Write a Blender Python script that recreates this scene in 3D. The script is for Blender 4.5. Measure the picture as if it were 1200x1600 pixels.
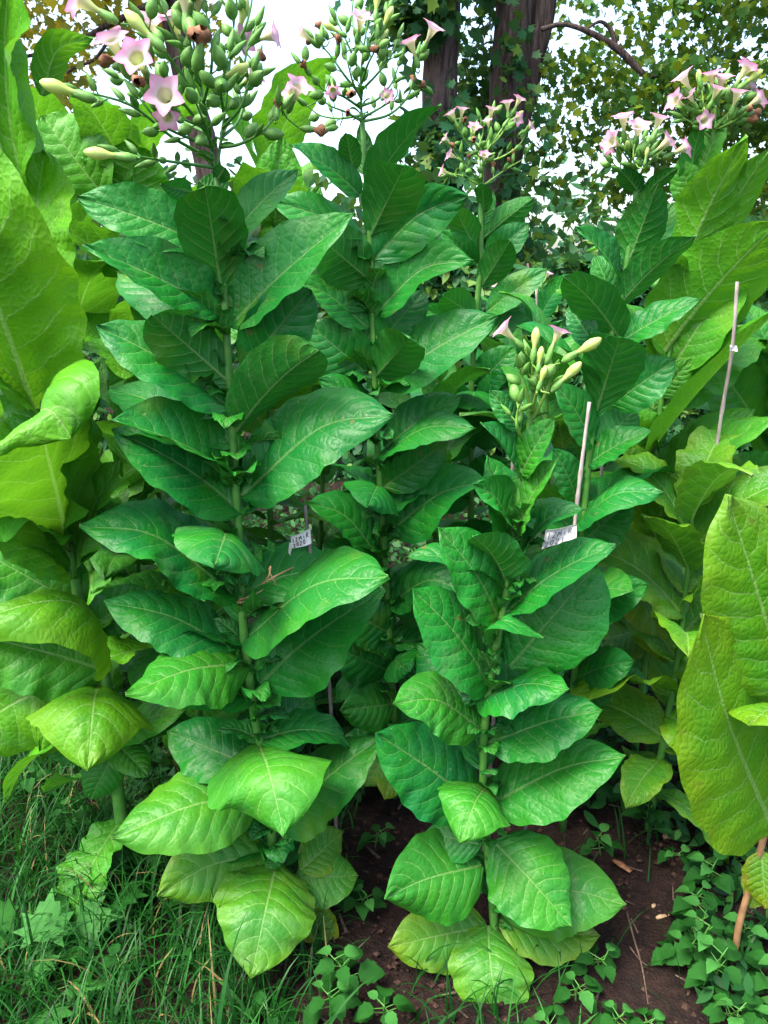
import bpy, math, random
import numpy as np
from mathutils import Vector, Matrix, Quaternion

for _o in list(bpy.data.objects):
    bpy.data.objects.remove(_o, do_unlink=True)
scene = bpy.context.scene
COL = scene.collection
random.seed(7)
RNG = np.random.default_rng(11)

# ------------------------------------------------------------------ camera
CAM_H, PITCH, FPX = 1.5, math.radians(17.0), 1209.0
cam_data = bpy.data.cameras.new("camera")
cam_data.sensor_fit = 'VERTICAL'
cam_data.angle = 2 * math.atan(800.0 / FPX)
cam_data.clip_start, cam_data.clip_end = 0.02, 2000.0
cam = bpy.data.objects.new("camera", cam_data)
COL.objects.link(cam)
cam.location = (0, 0, CAM_H)
cam.rotation_euler = (math.pi / 2 - PITCH, 0, 0)
scene.camera = cam

# ------------------------------------------------------------------ sky, sun, exposure
SUN_EL, SUN_AZ = math.radians(62), math.radians(-125)      # azimuth clockwise from +Y: high, from the left
world = bpy.data.worlds.new("World")
scene.world = world
world.use_nodes = True
wn = world.node_tree.nodes
wn.clear()
sky = wn.new('ShaderNodeTexSky')
sky.sky_type = 'NISHITA'
sky.sun_disc = False
sky.sun_elevation = SUN_EL
sky.sun_rotation = SUN_AZ
sky.air_density, sky.dust_density, sky.ozone_density = 1.0, 4.0, 0.5
bg = wn.new('ShaderNodeBackground')
bg.inputs['Strength'].default_value = 0.15
wo = wn.new('ShaderNodeOutputWorld')
world.node_tree.links.new(sky.outputs[0], bg.inputs[0])
world.node_tree.links.new(bg.outputs[0], wo.inputs[0])
sun_data = bpy.data.lights.new("sun", 'SUN')
sun_data.energy = 2.2
sun_data.angle = math.radians(30)
sun_data.color = (1.0, 0.96, 0.88)
sun = bpy.data.objects.new("sun", sun_data)
COL.objects.link(sun)
_sd = Vector((math.sin(SUN_AZ) * math.cos(SUN_EL), math.cos(SUN_AZ) * math.cos(SUN_EL), math.sin(SUN_EL)))
sun.location = _sd * 20
sun.rotation_euler = _sd.to_track_quat('Z', 'Y').to_euler()
vs = scene.view_settings
vs.view_transform, vs.look, vs.gamma, vs.exposure = 'Standard', 'None', 1.0, 2.2
vs.use_curve_mapping = False
scene.render.engine = 'CYCLES'
cy = scene.cycles
cy.use_denoising = True
cy.max_bounces, cy.diffuse_bounces, cy.glossy_bounces = 5, 3, 1
cy.transmission_bounces, cy.transparent_max_bounces = 3, 4
cy.sample_clamp_indirect = 6.0

# ------------------------------------------------------------------ pixel <-> place
FWD = Vector((0, math.cos(PITCH), -math.sin(PITCH)))
UPV = Vector((0, math.sin(PITCH), math.cos(PITCH)))
RGT = Vector((1, 0, 0))
CAMP = Vector((0, 0, CAM_H))

def P(px, py, Y):
    d = FWD + RGT * ((px - 600) / FPX) - UPV * ((py - 800) / FPX)
    return CAMP + d * (Y / d.y)

def G(px, py, z=0.0):
    d = FWD + RGT * ((px - 600) / FPX) - UPV * ((py - 800) / FPX)
    return CAMP + d * ((z - CAM_H) / d.z)

def depth(p):
    return (p - CAMP).dot(FWD)

# ------------------------------------------------------------------ node helper
class NB:
    def __init__(self, name):
        self.m = bpy.data.materials.new(name)
        self.m.use_nodes = True
        self.t = self.m.node_tree
        self.t.nodes.clear()
        self.out = self.t.nodes.new('ShaderNodeOutputMaterial')
    def n(self, typ, ins=None, **props):
        nd = self.t.nodes.new(typ)
        for k, v in props.items():
            setattr(nd, k, v)
        for k, v in (ins or {}).items():
            self.set(nd.inputs[k], v)
        return nd
    def set(self, sock, v):
        if isinstance(v, bpy.types.NodeSocket):
            self.t.links.new(v, sock)
        else:
            if isinstance(v, (tuple, list)) and len(v) == 3 and sock.type == 'RGBA':
                v = (*v, 1.0)
            sock.default_value = v
    def m1(self, op, a, b=None, c=None):
        nd = self.n('ShaderNodeMath', operation=op)
        for i, v in enumerate((a, b, c)):
            if v is not None:
                self.set(nd.inputs[i], v)
        return nd.outputs[0]
    def sm(self, v, lo, hi, a=0.0, b=1.0):
        nd = self.n('ShaderNodeMapRange', interpolation_type='SMOOTHSTEP')
        for k, x in zip(('Value', 'From Min', 'From Max', 'To Min', 'To Max'), (v, lo, hi, a, b)):
            self.set(nd.inputs[k], x)
        return nd.outputs[0]
    def mix(self, f, a, b, blend='MIX'):
        nd = self.n('ShaderNodeMix', data_type='RGBA', blend_type=blend)
        self.set(nd.inputs[0], f); self.set(nd.inputs[6], a); self.set(nd.inputs[7], b)
        return nd.outputs[2]
    def noise(self, vec, scale, detail=2.0, rough=0.5, dim='3D'):
        nd = self.n('ShaderNodeTexNoise', noise_dimensions=dim)
        if vec is not None: self.set(nd.inputs['Vector'], vec)
        nd.inputs['Scale'].default_value = scale
        nd.inputs['Detail'].default_value = detail
        nd.inputs['Roughness'].default_value = rough
        return nd.outputs[0]
    def surf(self, sh):
        self.t.links.new(sh, self.out.inputs['Surface'])
        return self.m

NS = 8.5       # secondary veins per side
VSW = 0.22

def make_leaf_material():
    b = NB("tobacco_leaf")
    uvn = b.n('ShaderNodeUVMap', uv_map="UVMap").outputs[0]
    met = b.n('ShaderNodeUVMap', uv_map="metric").outputs[0]
    oi = b.n('ShaderNodeObjectInfo')
    rnd = oi.outputs['Random']
    csep = b.n('ShaderNodeSeparateColor', {0: oi.outputs['Color']})
    yel, lite, fine = csep.outputs[0], csep.outputs[1], csep.outputs[2]
    s = b.n('ShaderNodeSeparateXYZ', {0: uvn})
    u, v01 = s.outputs[0], s.outputs[1]
    v = b.m1('MULTIPLY_ADD', v01, 2.0, -1.0)
    av = b.m1('ABSOLUTE', v)
    sm_ = b.n('ShaderNodeSeparateXYZ', {0: met})
    ym = b.m1('ABSOLUTE', sm_.outputs[1])
    # per-leaf offset so no two leaves show the same fine pattern
    off = b.n('ShaderNodeCombineXYZ', {0: b.m1('MULTIPLY', rnd, 37.0), 1: b.m1('MULTIPLY', rnd, 91.0)})
    mv = b.n('ShaderNodeVectorMath', {0: met, 1: off.outputs[0]}, operation='ADD').outputs[0]
    n1 = b.noise(mv, 22, 2, dim='2D')
    n2 = b.noise(mv, 9, 3, dim='2D')
    n3 = b.noise(mv, 160, 2, dim='2D')
    dist = b.m1('MULTIPLY_ADD', n1, 0.34, -0.17)
    side = b.m1('MULTIPLY', b.m1('GREATER_THAN', v, 0.0), 0.45)
    ph = b.m1('MULTIPLY', b.m1('SUBTRACT', u, b.m1('MULTIPLY', b.m1('POWER', av, 1.35), VSW)), NS)
    ph = b.m1('ADD', b.m1('ADD', ph, side), dist)
    sv = b.m1('ABSOLUTE', b.m1('SINE', b.m1('MULTIPLY', ph, math.pi)))
    fade = b.sm(av, 0.62, 0.98, 1.0, 0.0)
    thr = b.m1('DIVIDE', b.m1('MULTIPLY_ADD', lite, 0.035, 0.042), b.m1('MAXIMUM', oi.outputs['Alpha'], 0.08))
    vein2 = b.m1('MULTIPLY', b.sm(b.m1('DIVIDE', sv, thr), 0.2, 1.1, 1.0, 0.0), fade)
    mw = b.m1('MULTIPLY', b.m1('MULTIPLY_ADD', b.m1('SUBTRACT', 1.0, u), 0.0034, 0.0010), b.m1('MAXIMUM', 0.75, b.m1('MINIMUM', 2.0, b.m1('DIVIDE', oi.outputs['Alpha'], 0.28))))
    mid = b.sm(b.m1('DIVIDE', ym, mw), 0.55, 1.1, 1.0, 0.0)
    vo = b.n('ShaderNodeTexVoronoi', {'Vector': mv, 'Scale': 62.0, 'Randomness': 0.9}, feature='DISTANCE_TO_EDGE', voronoi_dimensions='2D')
    vo2 = b.n('ShaderNodeTexVoronoi', {'Vector': mv, 'Scale': 150.0, 'Randomness': 1.0}, feature='DISTANCE_TO_EDGE', voronoi_dimensions='2D')
    ve = b.sm(vo.outputs[0], 0.0, 0.10, 1.0, 0.0)
    cell = b.sm(vo.outputs[0], 0.0, 0.34)
    cell2 = b.sm(vo2.outputs[0], 0.0, 0.3)
    vein = b.m1('MAXIMUM', mid, b.m1('MAXIMUM', b.m1('MULTIPLY', vein2, 0.75), b.m1('MULTIPLY', ve, 0.10)))
    # colour of the blade itself
    deep = b.mix(b.m1('MULTIPLY', rnd, 1.0), (0.004, 0.100, 0.018, 1), (0.009, 0.138, 0.014, 1))
    deep = b.mix(b.sm(n2, 0.35, 0.7), deep, (0.007, 0.128, 0.008, 1))
    light = b.mix(b.sm(n2, 0.3, 0.7), (0.066, 0.262, 0.006, 1), (0.098, 0.305, 0.006, 1))
    col = b.mix(lite, deep, light)
    edge = b.m1('MAXIMUM', b.sm(av, 0.45, 1.0), b.sm(u, 0.62, 1.0))
    yf = b.m1('MULTIPLY', yel, b.m1('ADD', b.m1('MULTIPLY', edge, 0.75), b.m1('MULTIPLY_ADD', n2, 0.9, -0.05)))
    yf = b.n('ShaderNodeClamp', {0: yf}).outputs[0]
    col = b.mix(yf, col, (0.20, 0.23, 0.004, 1))
    rn2 = b.m1('FRACT', b.m1('MULTIPLY', rnd, 17.31))
    col = b.mix(b.m1('MULTIPLY', rn2, 0.38), col, b.mix(1.0, col, (0.55, 0.70, 0.75, 1), 'MULTIPLY'))
    rn3 = b.m1('FRACT', b.m1('MULTIPLY', rnd, 53.7))
    dust = b.m1('MULTIPLY', b.sm(b.noise(mv, 14, 5, 0.65, dim='2D'), 0.52, 0.72), b.m1('MULTIPLY', rn3, 0.22))
    col = b.mix(dust, col, (0.12, 0.20, 0.09, 1))
    patch = b.m1('MULTIPLY', b.sm(b.noise(mv, 6.5, 2, dim='2D'), 0.60, 0.75), b.m1('MULTIPLY', b.m1('GREATER_THAN', rn3, 0.45), 0.30))
    col = b.mix(patch, col, (0.10, 0.20, 0.012, 1))
    under = b.n('ShaderNodeNewGeometry').outputs['Backfacing']
    pale = b.mix(0.30, col, (0.05, 0.19, 0.025, 1))
    col = b.mix(b.m1('MULTIPLY', under, 0.6), col, pale)
    vcol = b.mix(b.m1('ADD', b.m1('MULTIPLY_ADD', under, 0.15, 0.20), b.m1('MULTIPLY', lite, 0.25)), col, (0.32, 0.46, 0.17, 1))
    col = b.mix(b.m1('MULTIPLY', vein, 0.85), col, vcol)
    # specks and small blemishes
    spk = b.n('ShaderNodeTexVoronoi', {'Vector': mv, 'Scale': 42.0, 'Randomness': 1.0}, voronoi_dimensions='2D')
    spm = b.m1('MULTIPLY', b.sm(spk.outputs['Distance'], 0.03, 0.08, 1.0, 0.0), b.sm(b.n('ShaderNodeSeparateColor', {0: spk.outputs['Color']}).outputs[0], 0.91, 0.94))
    col = b.mix(b.m1('MULTIPLY', spm, 0.6), col, (0.25, 0.24, 0.10, 1))
    brn = b.m1('MULTIPLY', b.sm(b.m1('ADD', b.m1('MULTIPLY', edge, 0.25), n1), 0.83, 0.9), b.m1('MULTIPLY', yel, 0.55))
    col = b.mix(brn, col, (0.17, 0.085, 0.03, 1))
    rot = b.n('ShaderNodeTexVoronoi', {'Vector': mv, 'Scale': 13.0, 'Randomness': 1.0}, voronoi_dimensions='2D')
    rotd = b.m1('ADD', rot.outputs['Distance'], b.m1('MULTIPLY_ADD', n3, 0.10, -0.05))
    rotm = b.m1('MULTIPLY', b.sm(rotd, 0.05, 0.085, 1.0, 0.0), b.sm(b.n('ShaderNodeSeparateColor', {0: rot.outputs['Color']}).outputs[1], 0.955, 0.965))
    col = b.mix(b.m1('MULTIPLY', rotm, 0.7), col, (0.11, 0.085, 0.025, 1))
    # relief
    h = b.m1('MULTIPLY', b.m1('POWER', b.m1('MAXIMUM', sv, 0.0001), 0.55), b.m1('MULTIPLY', fade, 0.8))
    h = b.m1('ADD', h, b.m1('MULTIPLY', cell, b.m1('ADD', b.m1('MULTIPLY_ADD', fine, 0.38, 0.06), b.m1('MULTIPLY', lite, 0.30))))
    h = b.m1('ADD', h, b.m1('MULTIPLY', cell2, 0.10))
    h = b.m1('ADD', h, b.m1('MULTIPLY', n3, 0.10))
    h = b.m1('SUBTRACT', h, b.m1('MULTIPLY', mid, 0.6))
    bump = b.n('ShaderNodeBump', {'Strength': 0.8, 'Distance': 0.0017, 'Height': h})
    pr = b.n('ShaderNodeBsdfPrincipled', {'Base Color': col, 'Roughness': b.m1('MULTIPLY_ADD', n2, 0.18, 0.35), 'Normal': bump.outputs[0]})
    pr.inputs['Specular IOR Level'].default_value = 0.21
    tcol = b.mix(0.55, col, b.mix(lite, (0.03, 0.26, 0.010, 1), (0.20, 0.46, 0.008, 1)))
    tr = b.n('ShaderNodeBsdfTranslucent', {'Color': tcol, 'Normal': bump.outputs[0]})
    ms = b.n('ShaderNodeMixShader', {0: b.m1('MULTIPLY_ADD', lite, 0.27, 0.13), 1: pr.outputs[0], 2: tr.outputs[0]})
    return b.surf(ms.outputs[0])

def simple(name, c1, c2, scale=30, rough=0.6, bump=0.002, spec=0.3, trans=0.0, tcol=None, detail=4, coord='Object', stretch=None, rand=0.0):
    b = NB(name)
    tc = b.n('ShaderNodeTexCoord').outputs[coord]
    if stretch:
        tc = b.n('ShaderNodeMapping', {'Vector': tc, 'Scale': stretch}).outputs[0]
    n = b.noise(tc, scale, detail)
    col = b.mix(b.sm(n, 0.3, 0.7), (*c1, 1), (*c2, 1))
    if rand:
        r = b.n('ShaderNodeObjectInfo').outputs['Random']
        col = b.mix(b.m1('MULTIPLY', r, rand), col, (*[x * 0.45 for x in c1], 1))
    bp = b.n('ShaderNodeBump', {'Strength': 1.0, 'Distance': bump, 'Height': n})
    pr = b.n('ShaderNodeBsdfPrincipled', {'Base Color': col, 'Roughness': rough, 'Normal': bp.outputs[0]})
    pr.inputs['Specular IOR Level'].default_value = spec
    if trans:
        t = b.n('ShaderNodeBsdfTranslucent', {'Color': (*(tcol or c2), 1)})
        return b.surf(b.n('ShaderNodeMixShader', {0: trans, 1: pr.outputs[0], 2: t.outputs[0]}).outputs[0])
    return b.surf(pr.outputs[0])

def attr_foliage(name, ca, cb, cc, trans=0.35, tcol=(0.22, 0.4, 0.03), rough=0.5, straw=False):
    """leaf mass: colour varies per leaf through a per-face random colour attribute"""
    b = NB(name)
    a = b.n('ShaderNodeAttribute', attribute_name="tint")
    r = b.n('ShaderNodeSeparateColor', {0: a.outputs['Color']})
    col = b.mix(r.outputs[0], (*ca, 1), (*cb, 1))
    col = b.mix(b.sm(r.outputs[1], 0.72, 0.95), col, (*cc, 1))
    if straw: col = b.mix(r.outputs[2], col, (0.20, 0.15, 0.06, 1))
    pr = b.n('ShaderNodeBsdfPrincipled', {'Base Color': col, 'Roughness': rough})
    pr.inputs['Specular IOR Level'].default_value = 0.14
    t = b.n('ShaderNodeBsdfTranslucent', {'Color': b.mix(0.6, col, (*tcol, 1))})
    return b.surf(b.n('ShaderNodeMixShader', {0: trans, 1: pr.outputs[0], 2: t.outputs[0]}).outputs[0])

def make_flower_material():
    b = NB("flower_petal")
    s = b.n('ShaderNodeSeparateXYZ', {0: b.n('ShaderNodeUVMap', uv_map="UVMap").outputs[0]})
    rnd = b.n('ShaderNodeObjectInfo').outputs['Random']
    cr = b.n('ShaderNodeValToRGB', {0: s.outputs[0]})
    e = cr.color_ramp.elements
    e[0].position, e[0].color = 0.0, (0.22, 0.33, 0.06, 1)
    e[1].position, e[1].color = 1.0, (0.58, 0.16, 0.36, 1)
    for p, c in ((0.35, (0.40, 0.46, 0.16, 1)), (0.56, (0.42, 0.42, 0.20, 1)), (0.64, (0.36, 0.37, 0.13, 1)), (0.72, (0.62, 0.48, 0.50, 1)), (0.84, (0.62, 0.32, 0.46, 1))):
        x = e.new(p); x.color = c
    col = b.mix(b.m1('MULTIPLY', rnd, 0.35), cr.outputs[0], (0.58, 0.44, 0.46, 1))
    pr = b.n('ShaderNodeBsdfPrincipled', {'Base Color': col, 'Roughness': 0.55})
    pr.inputs['Specular IOR Level'].default_value = 0.2
    t = b.n('ShaderNodeBsdfTranslucent', {'Color': col})
    return b.surf(b.n('ShaderNodeMixShader', {0: 0.35, 1: pr.outputs[0], 2: t.outputs[0]}).outputs[0])

def make_soil():
    b = NB("soil")
    tc = b.n('ShaderNodeTexCoord').outputs['Object']
    a = b.noise(tc, 3.0, 5, 0.6); c = b.noise(tc, 28, 6, 0.65); d = b.noise(tc, 140, 3, 0.6)
    col = b.mix(b.sm(a, 0.3, 0.7), (0.008, 0.0045, 0.004, 1), (0.018, 0.010, 0.008, 1))
    col = b.mix(b.sm(c, 0.35, 0.75), col, (0.032, 0.017, 0.013, 1))
    col = b.mix(b.sm(d, 0.62, 0.75, 0.0, 0.6), col, (0.09, 0.06, 0.045, 1))
    h = b.m1('ADD', b.m1('MULTIPLY', c, 1.0), b.m1('MULTIPLY', d, 0.35))
    bp = b.n('ShaderNodeBump', {'Strength': 1.0, 'Distance': 0.045, 'Height': h})
    pr = b.n('ShaderNodeBsdfPrincipled', {'Base Color': col, 'Roughness': 0.92, 'Normal': bp.outputs[0]})
    pr.inputs['Specular IOR Level'].default_value = 0.15
    return b.surf(pr.outputs[0])

def make_bark():
    b = NB("bark")
    tc = b.n('ShaderNodeTexCoord').outputs['Object']
    st = b.n('ShaderNodeMapping', {'Vector': tc, 'Scale': (9, 9, 1.3)}).outputs[0]
    n = b.noise(st, 3.0, 6, 0.65); n2 = b.noise(tc, 2.2, 3)
    col = b.mix(b.sm(n, 0.35, 0.65), (0.040, 0.028, 0.026, 1), (0.130, 0.094, 0.085, 1))
    col = b.mix(b.sm(n2, 0.5, 0.8, 0.0, 0.5), col, (0.11, 0.10, 0.07, 1))
    bp = b.n('ShaderNodeBump', {'Strength': 1.0, 'Distance': 0.05, 'Height': n})
    pr = b.n('ShaderNodeBsdfPrincipled', {'Base Color': col, 'Roughness': 0.9, 'Normal': bp.outputs[0]})
    pr.inputs['Specular IOR Level'].default_value = 0.15
    return b.surf(pr.outputs[0])

M = {
    'leaf': make_leaf_material(),
    'stem': simple("plant_stem", (0.035, 0.15, 0.018), (0.07, 0.20, 0.03), 40, 0.5, 0.0008, 0.35),
    'stem_light': simple("pale_stem", (0.10, 0.24, 0.025), (0.17, 0.32, 0.05), 30, 0.5, 0.0008, 0.35),
    'stem_brown': simple("brown_stalk", (0.19, 0.10, 0.045), (0.28, 0.16, 0.07), 40, 0.7, 0.001),
    'flower': make_flower_material(),
    'calyx': simple("calyx_green", (0.080, 0.230, 0.030), (0.17, 0.36, 0.08), 90, 0.5, 0.0006, 0.35, 0.15, (0.15, 0.40, 0.03), rand=0.35),
    'bud': simple("bud_yellow", (0.28, 0.42, 0.07), (0.44, 0.52, 0.18), 60, 0.5, 0.0004, 0.3, 0.25, (0.6, 0.7, 0.25)),
    'wilted': simple("wilted_brown", (0.13, 0.05, 0.024), (0.25, 0.12, 0.06), 80, 0.8, 0.001),
    'stake': simple("stake_cane", (0.17, 0.135, 0.12), (0.36, 0.31, 0.285), 25, 0.6, 0.0008, 0.3, stretch=(4, 4, 0.6)),
    'stake_dark': simple("dark_cane", (0.08, 0.06, 0.055), (0.22, 0.18, 0.165), 25, 0.6, 0.0008, 0.3, stretch=(4, 4, 0.6)),
    'paper': simple("paper_tag", (0.62, 0.60, 0.57), (0.72, 0.70, 0.68), 60, 0.8, 0.0003, 0.2, 0.15, (0.8, 0.78, 0.72)),
    'ink': simple("ink_brown", (0.055, 0.03, 0.028), (0.09, 0.05, 0.045), 60, 0.7, 0.0),
    'pencil': simple("ink_pencil", (0.12, 0.12, 0.14), (0.22, 0.22, 0.25), 60, 0.7, 0.0),
    'twine': simple("twine", (0.24, 0.14, 0.065), (0.38, 0.24, 0.12), 300, 0.85, 0.001),
    'soil': make_soil(),
    'bark': make_bark(),
    'chip': simple("dry_chip", (0.22, 0.13, 0.07), (0.42, 0.29, 0.17), 70, 0.85, 0.001),
    'litter': simple("dry_litter", (0.05, 0.032, 0.024), (0.11, 0.075, 0.055), 50, 0.9, 0.001),
    'clod': simple("soil_clod", (0.014, 0.008, 0.006), (0.055, 0.031, 0.024), 60, 0.95, 0.004, 0.1),
    'weed': simple("weed_leaf", (0.007, 0.060, 0.007), (0.016, 0.100, 0.010), 60, 0.5, 0.0015, 0.14, 0.2, (0.12, 0.32, 0.04), rand=0.3),
    'weed_pale': simple("pale_weed_leaf", (0.022, 0.12, 0.020), (0.045, 0.18, 0.030), 60, 0.5, 0.0015, 0.16, 0.2, (0.25, 0.42, 0.08)),
    'grass': attr_foliage("grass_blade", (0.003, 0.030, 0.004), (0.008, 0.064, 0.007), (0.022, 0.11, 0.016), 0.22, (0.06, 0.26, 0.02), 0.45, True),
    'ivy': attr_foliage("ivy_leaf", (0.008, 0.055, 0.022), (0.024, 0.100, 0.030), (0.08, 0.15, 0.02), 0.3, (0.14, 0.28, 0.03)),
    'crown': attr_foliage("crown_leaf", (0.014, 0.070, 0.014), (0.042, 0.125, 0.018), (0.15, 0.21, 0.014), 0.38, (0.20, 0.30, 0.015)),
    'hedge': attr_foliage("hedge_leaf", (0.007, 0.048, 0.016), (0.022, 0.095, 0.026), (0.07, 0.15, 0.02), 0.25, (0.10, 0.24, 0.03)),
    'weedmass': attr_foliage("ground_cover_leaf", (0.006, 0.040, 0.010), (0.014, 0.070, 0.015), (0.03, 0.10, 0.02), 0.2, (0.06, 0.2, 0.02)),
    'autumn': attr_foliage("yellowing_leaf", (0.07, 0.12, 0.02), (0.17, 0.20, 0.02), (0.42, 0.30, 0.02), 0.45, (0.5, 0.42, 0.03)),
}

# ------------------------------------------------------------------ object helpers
def mesh_obj(name, verts, faces, mat, parent=None, smooth=True, uvs=None, mats=None, fmat=None):
    me = bpy.data.meshes.new(name)
    me.from_pydata([tuple(v) for v in verts], [], faces)
    me.materials.append(mat)
    for mm in (mats or []):
        me.materials.append(mm)
    if fmat is not None:
        me.polygons.foreach_set('material_index', fmat)
    if smooth:
        me.polygons.foreach_set('use_smooth', [True] * len(me.polygons))
    if uvs:
        li = np.empty(len(me.loops), dtype=np.int32)
        me.loops.foreach_get('vertex_index', li)
        for nm, arr in uvs.items():
            l = me.uv_layers.new(name=nm)
            l.data.foreach_set('uv', np.asarray(arr, dtype=np.float32)[li].ravel())
    me.update()
    return link(name, me, parent)

def link(name, me, parent=None):
    o = bpy.data.objects.new(name, me)
    COL.objects.link(o)
    if parent is not None:
        o.parent = parent
        if parent.parent is None:
            o.matrix_parent_inverse = Matrix.Translation(-parent.location)
    return o

def thing(name, label, cat, loc=(0, 0, 0), group=None):
    o = bpy.data.objects.new(name, None)
    o.empty_display_size = 0.05
    COL.objects.link(o)
    o.location = loc
    tag(o, label, cat, group)
    return o

def tag(o, label, cat, group=None, kind=None):
    if label: o['label'] = label
    if cat: o['category'] = cat
    if group: o['group'] = group
    if kind: o['kind'] = kind
    return o

class MB:
    """collects tubes and pieces of ONE part"""
    def __init__(self): self.v, self.f, self.k = [], [], []
    def add(self, vs, fs, k=0):
        o = len(self.v)
        self.v += [Vector(p) for p in vs]
        self.f += [tuple(i + o for i in f) for f in fs]
        self.k += [k] * len(fs)
    def tube(self, pts, radii, sides=8, cap=True, k=0, wob=0.0):
        pts = [Vector(p) for p in pts]
        n = len(pts)
        if not hasattr(radii, '__len__'): radii = [radii] * n
        t0 = (pts[1] - pts[0]).normalized()
        a = t0.orthogonal().normalized()
        vs = []
        for i in range(n):
            t = (pts[min(i + 1, n - 1)] - pts[max(i - 1, 0)]).normalized()
            a = (a - t * a.dot(t))
            a = a.normalized() if a.length > 1e-6 else t.orthogonal().normalized()
            b = t.cross(a)
            for j in range(sides):
                an = 2 * math.pi * j / sides
                r = radii[i] * (1 + (random.uniform(-wob, wob) if wob else 0))
                vs.append(pts[i] + a * (math.cos(an) * r) + b * (math.sin(an) * r))
        fs = []
        for i in range(n - 1):
            for j in range(sides):
                j2 = (j + 1) % sides
                fs.append((i * sides + j, i * sides + j2, (i + 1) * sides + j2, (i + 1) * sides + j))
        if cap:
            fs.append(tuple(range(sides - 1, -1, -1)))
            fs.append(tuple((n - 1) * sides + j for j in range(sides)))
        self.add(vs, fs, k)
    def build(self, name, mat, parent=None, smooth=True, mats=None):
        return mesh_obj(name, self.v, self.f, mat, parent, smooth, mats=mats, fmat=self.k if mats else None)

def spline(pts, n):
    """Catmull-Rom through pts resampled evenly to n points"""
    p = np.array([tuple(q) for q in pts], dtype=float)
    if len(p) == 2:
        return p[0] + (p[1] - p[0]) * np.linspace(0, 1, n)[:, None]
    p = np.vstack([2 * p[0] - p[1], p, 2 * p[-1] - p[-2]])
    out = []
    for i in range(1, len(p) - 2):
        t = np.linspace(0, 1, 24, endpoint=False)[:, None]
        a, b, c, d = p[i - 1], p[i], p[i + 1], p[i + 2]
        out.append(0.5 * ((2 * b) + (c - a) * t + (2 * a - 5 * b + 4 * c - d) * t ** 2 + (3 * b - a - 3 * c + d) * t ** 3))
    out.append(p[-2][None])
    q = np.vstack(out)
    s = np.concatenate([[0], np.cumsum(np.linalg.norm(np.diff(q, axis=0), axis=1))])
    x = np.linspace(0, s[-1], n)
    return np.stack([np.interp(x, s, q[:, k]) for k in range(3)], axis=1)

# ------------------------------------------------------------------ leaves
NU, NV = 34, 16

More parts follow.
